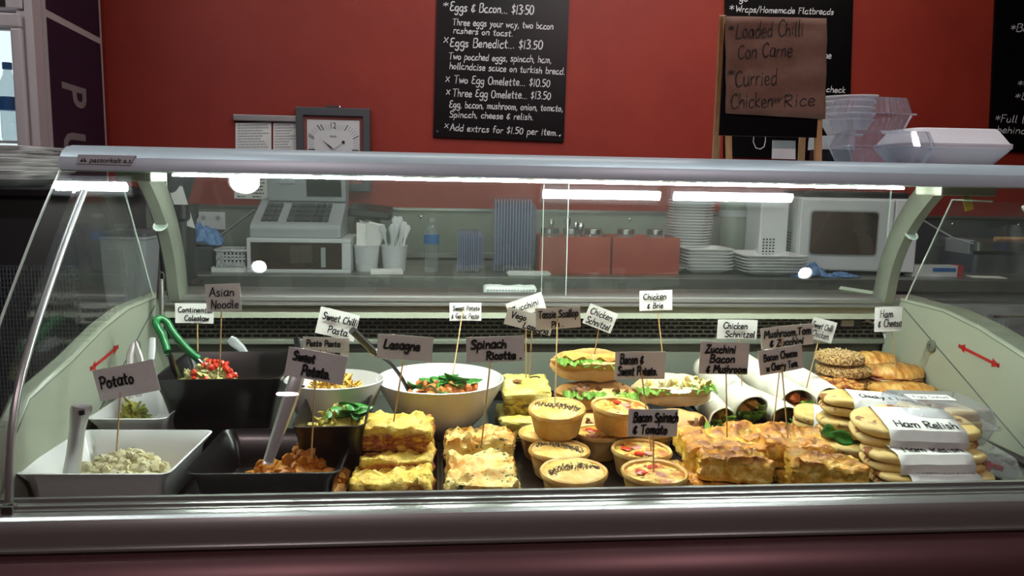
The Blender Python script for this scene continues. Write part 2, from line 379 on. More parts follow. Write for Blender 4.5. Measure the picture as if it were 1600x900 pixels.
# ------------------------------------------------------------------ handwriting: stroke glyphs (width, strokes); cap height 7, x-height 4
G = {
'A': (4, '0,0 1,3.5 2.1,7 2.2,7 3,3.5 4,0|.6,2.4 3.6,2.6'), 'B': (3.8, '.4,7 .3,0|.3,6.8 2.6,7 3.2,5.6 2.4,4.1 .8,3.8 2.8,3.7 3.7,2 2.7,.2 .2,0'),
'C': (3.8, '3.6,6 2.6,7 1,6 .2,3.5 .8,1 2.2,0 3.8,.9'), 'D': (4, '.5,7 .4,0|.1,7 2.4,6.8 3.9,4.6 3.6,1.6 1.8,.1 .1,0'),
'E': (3.4, '3.2,6.9 1.6,7 .6,6 .8,4.4 2.4,3.9 .8,3.4 .2,1.6 1,.2 3.4,.6'), 'F': (3.4, '.6,7 .5,0|.2,7 3.4,7|.5,3.8 2.6,3.9'),
'G': (4, '3.6,6 2.4,7 .8,6 .2,3.2 1,.6 2.6,.1 3.8,1.4 3.8,3.2 2.2,3.2'), 'H': (4, '.4,7 .4,0|3.8,7 3.7,0|.4,3.6 3.8,3.8'),
'K': (3.8, '.4,7 .4,0|3.6,7 .5,3.4 3.8,0'), 'L': (3.4, '.9,7 .4,3.2 .3,.2 1.6,0 3.4,.3'), 'M': (5, '.2,0 .8,7 2.5,2.4 4.2,7 4.9,0'),
'N': (4, '.3,0 .5,7 .6,7 3.4,.1 3.5,.1 3.9,7'), 'O': (4, '2,7 .6,6 .1,3.4 .8,.8 2.2,0 3.6,1.2 3.9,3.8 3.2,6.2 2,7'),
'P': (3.6, '.6,7 .4,0|.1,6.4 1.8,7.1 3.5,6 3.3,4.2 1.8,3.2 .5,3.2'), 'R': (3.8, '.5,7 .4,0|.1,6.6 2,7.1 3.4,5.8 2.8,4.2 .6,3.4 .8,3.4 3.8,0'),
'S': (3.6, '3.4,6 2.6,7 1.2,6.8 .5,5.4 1.4,4.1 2.8,3.2 3.3,1.6 2.2,.1 .2,.6'), 'T': (4, '2.1,7 1.9,0|.1,6.8 4.1,7.1'), 'U': (3.8, '.4,7 .3,2 1.6,0 3.2,1.4 3.6,7'),
'V': (4, '.2,7 1.9,0 2,0 3.9,7'), 'W': (5.4, '.2,7 1.4,0 1.5,0 2.8,4.6 2.9,4.6 4.1,0 4.2,0 5.3,7'), 'Z': (3.8, '.4,6.8 3.5,7 3.5,6.8 .2,.3 .2,.1 3.8,.2'),
'a': (3.3, '3,3.6 1.6,4.1 .4,2.8 .4,.8 1.6,0 2.8,1.6 3,3.8|3,3.8 2.9,.6 3.4,0'), 'b': (3.2, '.4,7 .3,.2|.3,2.6 1.6,4 3,2.8 2.8,.6 1.4,0 .3,.8'),
'c': (2.8, '2.7,3.4 1.6,4 .4,2.6 .5,.7 1.6,0 2.9,.6'), 'd': (3.3, '3,3.4 1.6,4 .4,2.6 .5,.7 1.6,0 2.9,1.2|3.1,7 3,0'), 'e': (2.9, '.4,1.9 2.6,2.3 2.3,3.8 1.2,4 .3,2.6 .5,.6 1.7,0 2.9,.7'),
'f': (2.4, '2.5,6.6 1.6,7 1,6 .9,0|0,3.8 2.3,3.9'), 'g': (3.3, '2.9,3.6 1.4,4 .3,2.6 .6,.8 1.8,.4 2.9,1.8|3,4 2.9,-1.6 1.6,-3 .3,-2'), 'h': (3.2, '.5,7 .4,0|.4,2.2 1.7,4 2.8,3 2.9,0'),
'i': (1.2, '.6,4 .6,0|.6,5.8 .7,5.4'), 'j': (1.8, '1.4,4 1.3,-2 .2,-3|1.4,5.8 1.5,5.4'), 'k': (3, '.5,7 .4,0|2.7,4 .5,1.9 2.9,0'), 'l': (1.3, '.6,7 .5,.6 1.1,0'),
'm': (4.6, '.4,4 .4,0|.4,2.6 1.5,4 2.3,3 2.3,0|2.3,2.6 3.5,4 4.3,3 4.4,0'), 'n': (3.2, '.4,4 .4,0|.4,2.4 1.8,4 2.8,3 2.9,0'), 'o': (3.1, '1.6,4 .4,2.9 .4,.9 1.5,0 2.7,1.1 2.7,3 1.6,4'),
'p': (3.2, '.4,4 .3,-3|.3,2.6 1.6,4 2.9,2.8 2.7,.6 1.4,.1 .3,.9'), 'r': (2.3, '.4,4 .4,0|.4,2.2 1.3,3.8 2.4,3.8'), 's': (2.6, '2.4,3.5 1.2,4 .5,3 1.4,2 2.3,1.1 1.4,0 .1,.4'),
't': (2.6, '1.3,6 1.2,.6 2.3,.1|0,4 2.5,4.1'), 'u': (3.2, '.4,4 .4,.8 1.6,0 2.7,1.4|2.8,4 2.9,0'), 'v': (2.9, '.2,4 1.4,0 1.5,0 2.7,4'), 'w': (4.2, '.2,4 1.1,0 1.2,0 2.1,3.2 2.2,3.2 3.1,0 3.2,0 4.1,4'),
'x': (2.9, '.3,4 2.7,0|2.7,4 .2,0'), 'y': (3, '.3,4 1.6,.6|2.8,4 1.4,-1 .2,-3'), 'z': (2.9, '.3,3.9 2.6,4 .2,.1 2.8,.1'),
'0': (3.4, '1.7,7 .4,5.4 .3,1.8 1.6,0 3,1.6 3.1,5.2 1.7,7'), '1': (1.4, '.7,7 .6,0'), '3': (3.2, '.3,6.6 1.8,7 2.9,5.6 1.4,3.9 3.1,2.6 2.2,.2 .2,.4'), '5': (3.2, '3,7 .7,6.9 .6,4 2.4,4 3,2 1.8,.1 .2,.4'),
'.': (1.2, '.5,.3 .7,0'), ',': (1.2, '.8,.6 .4,-1'), '\u00b7': (1.2, '.5,3 .7,2.7'), '$': (3.2, '2.8,5.6 1.4,6.2 .5,5 1.6,3.6 2.8,2.2 1.6,.8 .2,1.4|1.7,7.4 1.5,-.6'), '&': (3.4, '3,5.2 1.2,5 1,3.8 2.2,3.2 .6,2.6 .6,.8 2,.4 3.2,1.4|1.9,6 1.7,-.4'),
'/': (2.6, '2.4,7.4 .2,-1'), '*': (3.2, '1.6,5.8 1.6,1.6|.2,4.8 3,2.6|3,4.8 .2,2.6'), '-': (2.2, '.2,2.4 2,2.5'), '>': (3, '.2,4 2.6,2.4 .2,.8'), '+': (3, '.4,2.6 2.6,2.6|1.5,4.6 1.4,4.3|1.5,.9 1.5,.6'), '"': (1.6, '.4,7 .4,5.8|1.2,7 1.2,5.8'), ' ': (2.2, ''),
}
def cr(pts, n=4):
    if len(pts) < 3: return pts
    out = []
    P = [pts[0]] + pts + [pts[-1]]
    for i in range(1, len(P)-2):
        p0, p1, p2, p3 = P[i-1:i+3]
        for k in range(n):
            t = k/n
            out.append(tuple(.5*((2*p1[a]) + (-p0[a]+p2[a])*t + (2*p0[a]-5*p1[a]+4*p2[a]-p3[a])*t*t + (-p0[a]+3*p1[a]-3*p2[a]+p3[a])*t**3) for a in (0, 1)))
    out.append(pts[-1]); return out
def write(mb, text, p0, ex, ez, width, cap, pen, seed=1, off=0.0004, slant=.08, nrm=Vector((0, -1, 0))):
    """text on a plane: baseline start p0, unit directions ex (along) and ez (up), total width, cap height, pen width"""
    rn = random.Random(seed); x = 0; strokes = []
    for ch in text:
        g = G.get(ch) or G['o']; jy = rn.uniform(-.25, .25); js = rn.uniform(.93, 1.07)
        for st in filter(None, g[1].split('|')):
            pts = [tuple(float(a) for a in q.split(',')) for q in st.split()]
            pts = [(x + px*js + slant*py, py*js + jy) for px, py in pts]
            strokes.append(cr(pts, 4))
        x += g[0] + .75
    sx = width/max(x - .75, .1); sy = cap/7
    for st in strokes:
        q = [(a*sx, b*sy) for a, b in st]
        n = len(q); vs = []
        for i in range(n):
            a, b = q[max(i-1, 0)], q[min(i+1, n-1)]; dx, dy = b[0]-a[0], b[1]-a[1]; l = math.hypot(dx, dy) or 1e-9
            px, py = q[i]
            if i == 0: px -= dx/l*pen*.35; py -= dy/l*pen*.35
            if i == n-1: px += dx/l*pen*.35; py += dy/l*pen*.35
            wd = pen/2*(.7 if i in (0, n-1) else 1)
            for s_ in (-1, 1):
                vs.append(p0 + ex*(px - s_*dy/l*wd) + ez*(py + s_*dx/l*wd) + nrm*off)
        mb.add(vs, [(2*i, 2*i+1, 2*i+3, 2*i+2) for i in range(n-1)])
    return mb

def board_line(mb, text, a, b, cap_px, Y, pen=.0042, seed=1, slant=.08):
    P, Q = PY(a[0], a[1], Y), PY(b[0], b[1], Y); ex = (Q - P); wd = ex.length; ex.normalize(); ez = Vector((-ex.z, 0, ex.x))
    if ez.z < 0: ez = -ez
    dep = (P - CAM).dot(RM @ Vector((0, 0, -1)))
    write(mb, text, P, ex, ez, wd, cap_px*dep/FPX, pen, seed, .001, slant)

# card on a bamboo skewer: quad TL TR BR BL in the picture, depth Y of the card, tip pixel and depth of the skewer
def sign(label, quad, Y, lines, tip, Yt, top=None, extra=None, pen=.0022, cat='sign', seed=1, lean=0):
    q = [PY(u, v, Y) for u, v in quad]
    c = sum(q, Vector())/4; ex = ((q[1]-q[0]) + (q[2]-q[3])); ex.normalize(); ez = Vector((-ex.z, 0, ex.x))
    W = ((q[1]-q[0]).length + (q[2]-q[3]).length)/2; H = ((q[0]-q[3]).length + (q[1]-q[2]).length)/2
    T = PY(tip[0], tip[1], Yt)
    r = thing('food_sign', label, cat, T, group='handwritten food signs in the display case')
    c = c - T
    m = MB(); n = Vector((0, -1, 0))
    def P(a, b, d=0): return c + ex*(a*W/2) + ez*(b*H/2) + n*d
    g = 6; vs = []
    bend = .0016*(1 if seed % 2 else -1)
    for s_ in (.0003, -.0003):
        for i in range(g+1):
            for b in (-1, 1): a = -1 + 2*i/g; vs.append(P(a, b, s_ + bend*(a*a - .3)))
    fs = [];
    for i in range(g): fs += [(2*i, 2*i+2, 2*i+3, 2*i+1), (14+2*i, 14+2*i+1, 14+2*i+3, 14+2*i+2)]
    for i in range(g): fs += [(2*i, 14+2*i, 14+2*i+2, 2*i+2), (2*i+1, 2*i+3, 14+2*i+3, 14+2*i+1)]
    fs += [(0, 1, 15, 14), (12, 26, 27, 13)]
    m.add(vs, fs).build('card', 'paper', r, smooth=False)
    t = MB()
    for k, (s_, x0, x1, yb, ch) in enumerate(lines):      # fractions of the card: x from left, y baseline from the bottom
        write(t, s_, P(-1 + 2*x0, -1 + 2*yb), ex, ez, (x1-x0)*W, ch*H, pen*1.2*(W/.075)**.5, seed*10+k, .0024)
    t.build('lettering', 'ink', r, smooth=False)
    tp = (PY(top[0], top[1], Y) - T) if top else c
    tp = tp + ez*(H*.25)
    bk = Vector((0, .0032, 0))
    MB().tube([(0, 0, 0), (tp + bk)*.5, tp + bk], .0012, 6).build('skewer', 'skewer', r)
    if extra:                                             # a second skewer
        e = PY(extra[0], extra[1], Yt) - T
        MB().tube([e, tp + bk + ex*.006], .0012, 6).build('skewer', 'skewer', r)
    return r

# ================================================================== room shell
YW = 3.3
def sbox(name, a, b, mat, bevel=0):
    return struct(MB().box(a, b).build(name, mat, smooth=False, bevel=bevel))
sbox('floor', (-3.2, -3.2, -.1), (4.2, YW + .1, 0), 'floor')
sbox('ceiling', (-3.2, -3.2, 2.8), (4.2, YW + .1, 2.9), 'ceiling')
sbox('wall_back', (-3.2, YW, 0), (4.2, YW + .1, 2.8), 'red_wall')
sbox('wall_left', (-3.2, -3.1, 0), (-3.1, YW, 2.8), 'wall_dark')
sbox('wall_right', (4.1, -3.1, 0), (4.2, YW, 2.8), 'wall_dark')
sbox('wall_front', (-3.2, -3.2, 0), (4.2, -3.1, 2.8), 'wall_dark')
# splashback panels, with their cover strips, on the back wall above the rear counter
zs = PY(660, 327, YW).z
def splash(x0, x1, mat='splash'):
    m = MB().box((x0, YW-.012, .89), (x1, YW, zs)); o = struct(m.build('trim_1', mat, smooth=False))
    struct(MB().box((x0, YW-.02, zs-.004), (x1, YW-.001, zs+.006)).build('trim_2', 'counter', smooth=False))
    for k in range(6):
        x = x0 + (k+.5)*(x1-x0)/6
        MB().lathe([(0, 0), (.007, .001), (.004, .004), (0, .005)], 10).build('screw', 'steel', o, loc=(x, YW-.012, zs-.03), rot=(PI/2, 0, 0))
splash(-1.15, 1.45); splash(1.46, 3.3, 'darkgrey')
sbox('trim_3', (-1.1, YW-.05, PY(640, 395, YW-.05).z - .02), (1.4, YW-.012, PY(640, 394, YW-.05).z), 'counter', .002)

# ================================================================== rear counter
rc = thing('rear_counter', 'long steel kitchen counter along the red back wall, carrying till, plates and microwave', 'counter', (0, 2.7, 0))
MB().box((-1.2, 0, .845), (3.6, .585, .89)).build('worktop', 'counter', rc, smooth=False, bevel=.004)
MB().box((-1.2, .03, 0), (3.6, .58, .843)).build('carcass', 'darkgrey', rc, smooth=False)
for k in range(8):
    x = -1.19 + k*.598
    d = MB().box((x, .008, .1), (x+.59, .03, .80)).build('cabinet_door', 'greyplastic', rc, smooth=False, bevel=.002)
    MB().tube([(x+.2, .0, .76), (x+.2, -.02, .76), (x+.4, -.02, .76), (x+.4, 0, .76)], .005, 6).build('handle', 'steel', d)

# ================================================================== display case
XL, XR = -.572, 1.034          # inner faces of the end panels
GXL, GXR = -.604, 1.10        # front glass ends
YB = 1.70                    # rear track
ZD = .742                     # deck
case = thing('display_case', 'curved-glass refrigerated deli counter with silver canopy, holding all the hot and cold food', 'display case', (.2, 1.3, 0))
IV = Matrix.Translation((-.2, -1.3, 0))
def cb(mb): mb.v = [tuple(IV @ Vector(p)) for p in mb.v]; return mb
def cpart(name, mb, mat, parent=case, **k): return cb(mb).build(name, mat, parent, **k)
# base front profile (y, z)
prof = [(1.077, .715), (1.077, .7865), (1.070, .7865), (1.069, .7815), (1.062, .7800), (1.061, .7765), (1.0555, .7758), (1.055, .7745), (1.0495, .7733), (1.044, .7714), (1.0400, .7688), (1.038, .7650), (1.0355, .759), (1.034, .752), (1.0335, .742), (1.0338, .7335), (1.0295, .7330), (1.0293, .7300), (1.0365, .7285), (1.0365, .7245), (1.10, .7245)]
cpart('front_rail', MB().prismx(prof, GXL-.10, GXR+.04), 'rail', smooth=True, ang=28)
prof2 = [(1.076, .7140), (1.037, .7240), (1.034, .7225), (1.026, .7170), (1.018, .709), (1.010, .698), (1.004, .685), (1.0, .668), (.998, .645), (1.0, .61), (1.01, .56), (1.04, .48), (1.07, .3), (1.08, .08), (1.2, .08), (1.2, .70)]
cpart('base_panel', MB().prismx(prof2, GXL-.10, GXR+.04), 'concrete_base', smooth=True, ang=28)
cpart('plinth', MB().box((GXL+.03, 1.14, 0), (GXR-.03, 1.85, .1)), 'blackmat', smooth=False)
cpart('lower_body', MB().box((GXL, 1.12, .1), (GXR, 1.88, .70)), 'darkgrey', smooth=False)
cpart('deck', MB().box((XL, 1.075, ZD-.03), (XR, 1.80, ZD-.004)), 'steel', smooth=False)
# rear: track rail with grooves, enamel apron, louvred grille, lower panel, service ledge behind
zr0, zr1 = PY(800, 476, YB).z, PY(800, 462, YB).z
cpart('rear_track', MB().prismx([(YB-.02, zr0), (YB-.02, zr0+.004), (YB-.012, zr0+.004), (YB-.012, zr0+.009), (YB-.016, zr0+.009), (YB-.016, zr1-.003), (YB-.01, zr1), (YB+.05, zr1), (YB+.05, zr0)], GXL, GXR), 'alu', smooth=False)
za = PY(800, 497, YB).z
cpart('rear_apron', MB().box((XL, YB-.004, za), (XR, YB+.04, zr0)), 'enamel', smooth=False)
YG = 1.745
zg0, zg1 = PY(800, 528, YG).z, za + .004
cpart('grille_back', MB().box((XL, YG+.02, zg0-.001), (XR, YG+.05, zg1+.02)), 'blackmat', smooth=False)
g = MB(); rows = 6; dz = (zg1 - zg0)/rows
for r in range(rows+1):
    g.box((XL, YG, zg0 + r*dz - .0016), (XR, YG+.006, zg0 + r*dz + .0016))
for r in range(rows):
    n = 84
    for k in range(n):
        x = XL + (k + (.5 if r % 2 else 0))*(XR-XL)/n; g.box((x, YG+.0005, zg0 + r*dz), (x+.003, YG+.0055, zg0 + (r+1)*dz))
gr = cpart('grille', g, 'post', smooth=False); gr['kind'] = 'stuff'
cpart('rear_sill', MB().box((XL, YG-.012, zg0-.012), (XR, YG+.02, zg0-.001)), 'post', smooth=False, bevel=.002)
cpart('rear_panel', MB().box((XL, YG+.008, ZD-.02), (XR, 1.78, zg0-.004)), 'post', smooth=False)
cpart('service_ledge', MB().box((GXL, YB+.05, zr0-.012), (GXR, YB+.28, zr0-.002)), 'counter', smooth=False, bevel=.003)
cpart('rear_body', MB().box((GXL, YB+.1, .70), (GXR, YB+.26, zr0-.014)), 'darkgrey', smooth=False)
# end panels
topR = [PX(u, v, XR) for u, v in ((1411, 467), (1474, 483), (1528, 509), (1599, 554))]
edge = [(p.y, p.z) for p in topR] + [(1.16, .905), (1.105, .86), (1.075, .80)]
edge = [(YB+.03, topR[0].z)] + edge
def endpanel(xa, xb, inner):
    poly = edge + [(1.07, .745), (YB+.06, .745)]
    if xa > 0: poly = poly[::-1]
    m = MB(); m.prismx(poly, xa, xb)
    o = cpart('end_panel', m, 'enamel', bevel=.006, ang=35)
    # bead along the top edge
    s_ = -1 if inner > 0 else 1
    cpart('edge_bead', MB().tube([(inner - s_*.001, y, z-.006) for y, z in edge], .0016, 6), 'post', o)
    a, b = PX(1413, 482, XR), PX(1600, 700, XR)
    cpart('seam', MB().tube([(inner + s_*.0003, a.y, a.z), (inner + s_*.0003, b.y, b.z)], .0012, 6), 'darkgrey', o)
    p = PX(1457, 541, XR)
    bt = MB(); bt.lathe([(0, .0), (.0135, .0), (.0135, .004), (.0115, .006), (.004, .006), (.0035, .004), (0, .004)], 24)
    bt.v = [(inner + s_*z, p.y + x, p.z + y) for x, y, z in bt.v]; cpart('cap_button', bt, 'post', o)
    # double-headed red arrow sticker
    a, b = PX(1498, 540, XR), PX(1562, 572, XR); ar = MB(); A = Vector((0, a.y, a.z)); B = Vector((0, b.y, b.z)); d = (B-A); L_ = d.length; d.normalize(); nn = Vector((0, -d.z, d.y))
    def q(t, s2): v_ = A + d*t*L_ + nn*s2; v_.x = inner + s_*.0008; return v_
    ar.add([q(.14, -.003), q(.86, -.003), q(.86, .003), q(.14, .003)], [(0, 1, 2, 3)])
    ar.add([q(.0, 0), q(.17, -.009), q(.17, .009)], [(0, 1, 2)]); ar.add([q(1, 0), q(.83, -.009), q(.83, .009)], [(0, 1, 2)])
    ar.add([q(.0, -.004), q(.05, -.004), q(.05, .004), q(0, .004)], [(0, 1, 2, 3)]); ar.add([q(.95, -.004), q(1, -.004), q(1, .004), q(.95, .004)], [(0, 1, 2, 3)])
    cpart('arrow_sticker', ar, 'redlabel', o, smooth=False)
endpanel(XR, XR+.06, XR); endpanel(XL-.03, XL, XL)
# canopy
zc = 1.222
can = [(1.375, zc-.002), (1.352, zc), (1.3525, 1.232), (1.3565, 1.243), (1.366, 1.2525), (1.382, 1.2595), (1.405, 1.2625), (1.44, 1.2633), (1.50, 1.2635), (1.74, 1.2635), (1.745, 1.255), (1.70, 1.243), (1.60, 1.236), (1.45, 1.228)]
cpart('canopy', MB().prismx(can, GXL+.002, GXR+.06), 'canopy', ang=25)
tl = PY(270, 277, 1.43); tr_ = PY(1412, 295, 1.43)
zt = 1.2165
cpart('lamp_housing', MB().box((tl.x-.03, 1.40, zt+.006), (tr_.x+.03, 1.47, 1.230)), 'enamel', smooth=False)
cpart('lamp_tube', MB().tube([(tl.x, 1.43, zt), (tr_.x, 1.43, zt)], .0018, 12), 'lampw')
for u0, u1, nm in ((190, 246, 0), (1457, 1543, 1)):
    a, b = PY(u0, 275, 1.42), PY(u1, 275, 1.42)
    cpart('lamp_end_cap', MB().box((a.x, 1.39, zt-.012), (b.x, 1.47, zt+.012)), 'enamel', smooth=False, bevel=.003)
# front glass (curved), profile swept along x
gps = [(1.052, 0.764), (1.0546, 0.7876), (1.0582, 0.811), (1.0626, 0.8343), (1.068, 0.8574), (1.0743, 0.8802), (1.0827, 0.9024), (1.093, 0.9237), (1.1053, 0.944), (1.1195, 0.963), (1.1341, 0.9817), (1.1491, 1.0), (1.1646, 1.018), (1.1805, 1.0355), (1.1965, 1.053), (1.2126, 1.0705), (1.2288, 1.0878), (1.245, 1.1051), (1.2614, 1.1222), (1.2781, 1.139), (1.2949, 1.1557), (1.312, 1.1722), (1.3291, 1.1885), (1.3463, 1.2048), (1.3636, 1.2211)]
def smoothp(P, n=4): return [tuple(p) for p in cr(P, n)]
def glass_strip(x0, x1, pr, th):
    m = MB(); n = len(pr); nrm = []
    for i in range(n):
        a, b = pr[max(i-1, 0)], pr[min(i+1, n-1)]; dy, dz_ = b[0]-a[0], b[1]-a[1]; l = math.hypot(dy, dz_); nrm.append((dz_/l, -dy/l))
    o_ = [(p[0]-nn[0]*th, p[1]-nn[1]*th) for p, nn in zip(pr, nrm)]
    m.prismx(pr + o_[::-1], x0, x1); return m
cpart('front_glass', glass_strip(GXL, GXR, gps, .005), 'glass', ang=30)
for x, nm in ((GXL, 0), (GXR, 1)):
    cpart('glass_edge', MB().tube([(x, y-.003, z) for y, z in gps], .0022, 6), 'pane_edge')
# chrome strut following the glass inside each end
for x in (XL+.014, XR):
    st = cpart('chrome_strut', MB().tube([(x, y+.004, z) for y, z in gps[1:-2]], .0055, 10), 'satin')
    cpart('strut_foot', MB().box((x-.008, 1.05, .762), (x+.008, 1.066, .785)), 'steel', st, smooth=False, bevel=.002)
# side glass panes above the end panels
a, b = PX(1485, 312, XR), PX(1410, 472, XR)
for x in (XL-.004, XR+.004):
    poly = [(b.y, b.z-.02), (a.y, a.z)] + [(1.345, a.z)] + [(y+.012, z) for y, z in gps[::-1] if z < a.z-.005 and z > .86] + [(y-.004, z-.03) for y, z in edge[::-1] if y < b.y and z > .86]
    cpart('side_glass', MB().prismx(poly, x-.0025, x+.0025), 'glass', smooth=False)
    cpart('pane_rim', MB().tube([(x, a.y-.12, a.z), (x, a.y, a.z), (x, b.y, b.z-.004)], .002, 6), 'pane_edge')
# arched posts
for x in (XL+.035, XR-.03):
    pts = [(1.535, 1.236), (1.60, 1.18), (1.65, 1.12), (1.685, 1.05), (1.70, .985), (1.705, zr1-.002)]
    pts = smoothp(pts, 4); m = MB(); n = len(pts); vs = []; w2 = .0175; t2 = .026
    for i, (y, z) in enumerate(pts):
        p_, q_ = pts[max(i-1, 0)], pts[min(i+1, n-1)]; dy, dz_ = q_[0]-p_[0], q_[1]-p_[1]; l = math.hypot(dy, dz_); ny, nz_ = dz_/l, -dy/l
        for sx, sn in ((-1, -.6), (-.6, -1), (.6, -1), (1, -.6), (1, .6), (.6, 1), (-.6, 1), (-1, .6)):
            vs.append((x + sx*w2, y + sn*t2*ny, z + sn*t2*nz_))
    fs = [(i*8+k, i*8+(k+1) % 8, (i+1)*8+(k+1) % 8, (i+1)*8+k) for i in range(n-1) for k in range(8)] + [tuple(range(8))[::-1], tuple((n-1)*8+k for k in range(8))]
    m.add(vs, fs); cpart('arched_post', m, 'post', ang=50)
    yb, zb = 1.61, 1.128
    rb = MB(); rb.lathe([(.0105, 0), (.0135, 0), (.0135, .003), (.0105, .003), (.0105, 0)], 24); rb.v = [(x_+x, 1.617 + y_*.66 - z_, y_*.75+1.118) for x_, y_, z_ in rb.v]
    cpart('fastener_ring', rb, 'pane_edge')
# rear sliding glass doors, overlapping in the middle
xa, xb = PY(868, 380, YB+.01).x, PY(887, 380, YB+.02).x
zt2 = 1.236
for x0, x1, y in ((XL+.02, PY(887, 380, YB).x, YB+.006), (PY(850, 380, YB).x, XR-.02, YB+.022)):
    o = cpart('sliding_door', MB().box((x0, y, zr1-.006), (x1, y+.004, zt2)), 'glass2', smooth=False)
    for x in (x0, x1): cpart('door_edge', MB().box((x-.0006, y-.0003, zr1-.005), (x+.0006, y+.0043, zt2-.001)), 'pane_edge', o, smooth=False)
cpart('top_track', MB().box((XL, YB, 1.232), (XR, YB+.032, 1.243)), 'alu', smooth=False)
# switch box and white cables at the rear right corner
a, b = PY(1304, 496, YG-.01), PY(1345, 512, YG-.01)
sw = cpart('switch_box', MB().box((a.x, YG-.014, b.z), (b.x, YG-.002, a.z)), 'black', smooth=False, bevel=.002)
cpart('switch_rocker', MB().box((a.x+.013, YG-.019, b.z+.005), (b.x-.022, YG-.013, a.z-.005)), 'whiteplastic', sw, smooth=False, bevel=.001)
for pts in ([(1352, 500), (1376, 508), (1385, 530), (1386, 570)], [(1385, 512), (1396, 530), (1402, 550), (1410, 575)]):
    cpart('cable', MB().tube([tuple(PY(u, v, 1.735)) for u, v in pts], .0035, 8), 'whiteplastic')
# maker's badge on the canopy
bm_ = PY(160, 249, 1.375)
A_, B_ = PY(115, 248, 1.353), PY(212, 250, 1.353)
bw = B_.x - A_.x; cx = (A_.x + B_.x)/2
ang = math.radians(-14)
bmx = Matrix.Translation((cx, 1.3535, (A_.z+B_.z)/2 - .001)) @ Matrix.Rotation(ang, 4, 'X')
bd = MB(); bd.add([(-bw/2+.004, -.001, -.0075), (bw/2-.008, -.001, -.0085), (bw/2, -.001, .0085), (-bw/2+.006, -.001, .0085), (-bw/2+.004, .004, -.0075), (bw/2-.008, .004, -.0085), (bw/2, .004, .0085), (-bw/2+.006, .004, .0085)],
                  [(0, 1, 2, 3), (7, 6, 5, 4), (0, 4, 5, 1), (1, 5, 6, 2), (2, 6, 7, 3), (3, 7, 4, 0)], bmx)
badge = cpart('badge', bd, 'greyplastic', smooth=False, bevel=.0008)
def font_mesh(text, size, shear=.2, bold=.0, sx=1.0):
    c = D.curves.new('lettering', 'FONT'); c.body = text; c.size = size; c.shear = shear; c.offset = bold; c.resolution_u = 3
    c.extrude = .0002; o = D.objects.new('lettering', c); COL.objects.link(o); bpy.context.view_layer.update()
    me = D.meshes.new_from_object(o); vs = [tuple(v.co) for v in me.vertices]; fs = [tuple(p.vertices) for p in me.polygons]
    D.objects.remove(o); D.curves.remove(c); D.meshes.remove(me)
    x0 = min(v[0] for v in vs); x1 = max(v[0] for v in vs); y0 = min(v[1] for v in vs); y1 = max(v[1] for v in vs)
    return vs, fs, (x0, x1, y0, y1)
vs, fs, bb = font_mesh('pastorkalt a.s.', .01, .25, .00012)
s_ = bw*.70/(bb[1]-bb[0])
m = MB(); m.add([(-bw*.25 + (x-bb[0])*s_, -.0014 - z, (y)*s_*.9 - .0045) for x, y, z in vs], fs, bmx)
m.add([(-bw*.40, -.0014, -.004), (-bw*.36, -.0014, .002), (-bw*.33, -.0014, -.004)], [(0, 1, 2)], bmx); m.add([(-bw*.33, -.0014, -.004), (-bw*.335, -.0014, .004), (-bw*.28, -.0014, -.004)], [(0, 1, 2)], bmx)
cpart('lettering', m, 'ink', badge, smooth=False)

# ================================================================== ceiling tubes and downlights on the customer side (seen as reflections in the glass)
gpts = gps
def reflect_to_ceiling(u, v, zc_=2.78):
    """where the ray of pixel u,v bounces off the curved front glass to"""
    d = (RM @ Vector(((u-800)/FPX, -(v-450)/FPX, -1))).normalized()
    for i in range(len(gpts)-1):
        (y0, z0), (y1, z1) = gpts[i], gpts[i+1]
        t = (1.22*0 + 0)
        n = Vector((0, -(z1-z0), (y1-y0))).normalized()
        den = d.dot(n)
        if abs(den) < 1e-6: continue
        t = (Vector((0, y0, z0)) - CAM).dot(n)/den; p = CAM + d*t
        if t > 0 and min(z0, z1) - 1e-5 <= p.z <= max(z0, z1) + 1e-5:
            # smooth normal
            i0, i1 = max(i-1, 0), min(i+2, len(gpts)-1)
            f = (p.z - z0)/(z1 - z0)
            na = Vector((0, -(gpts[min(i+1, len(gpts)-1)][1]-gpts[i0][1]), gpts[min(i+1, len(gpts)-1)][0]-gpts[i0][0])).normalized()
            nb = Vector((0, -(gpts[i1][1]-gpts[i][1]), gpts[i1][0]-gpts[i][0])).normalized()
            n = (na*(1-f) + nb*f).normalized()
            r = d - n*2*d.dot(n)
            return p, r
    return None, None

# ================================================================== ceiling lights (their tubes mirror in the curved glass)
for k, (x0, x1, lab) in enumerate(((-1.95, -1.05, 'ceiling tube light above the left end of the display case'), (.37, .805, 'ceiling tube light above the middle of the display case'), (.85, 1.30, 'ceiling tube light above the right end of the display case'))):
    t = thing('ceiling_light', lab, 'light', ((x0+x1)/2, 1.388, 2.8), group='tube lights above the counter')
    h = (x1-x0)/2
    MB().box((-h, -.04, -.05), (h, .04, 0)).build('housing', 'whiteplastic', t, smooth=False)
    MB().tube([(-h+.005, 0, -.085), (-h+.03, 0, -.085), (h-.03, 0, -.085), (h-.005, 0, -.085)], .016, 12).build('tube', 'fluor', t)
for k, (x, y, r, lab) in enumerate(((-.64, .91, .028, 'round downlight in the ceiling before the left half of the case'), (1.41, .90, .028, 'round downlight in the ceiling before the right half of the case'), (-.68, 1.425, .055, 'large round downlight in the ceiling over the till end of the case'))):
    t = thing('downlight', lab, 'light', (x, y, 2.8), group='downlights over the counter')
    MB().lathe([(r+.015, 0), (r+.015, -.02), (r, -.02), (r-.005, 0)], 24).build('rim', 'steel', t)
    MB().lathe([(0, -.012), (r-.004, -.012), (r-.004, -.006), (0, -.006)], 24).build('lamp', 'fluor', t)

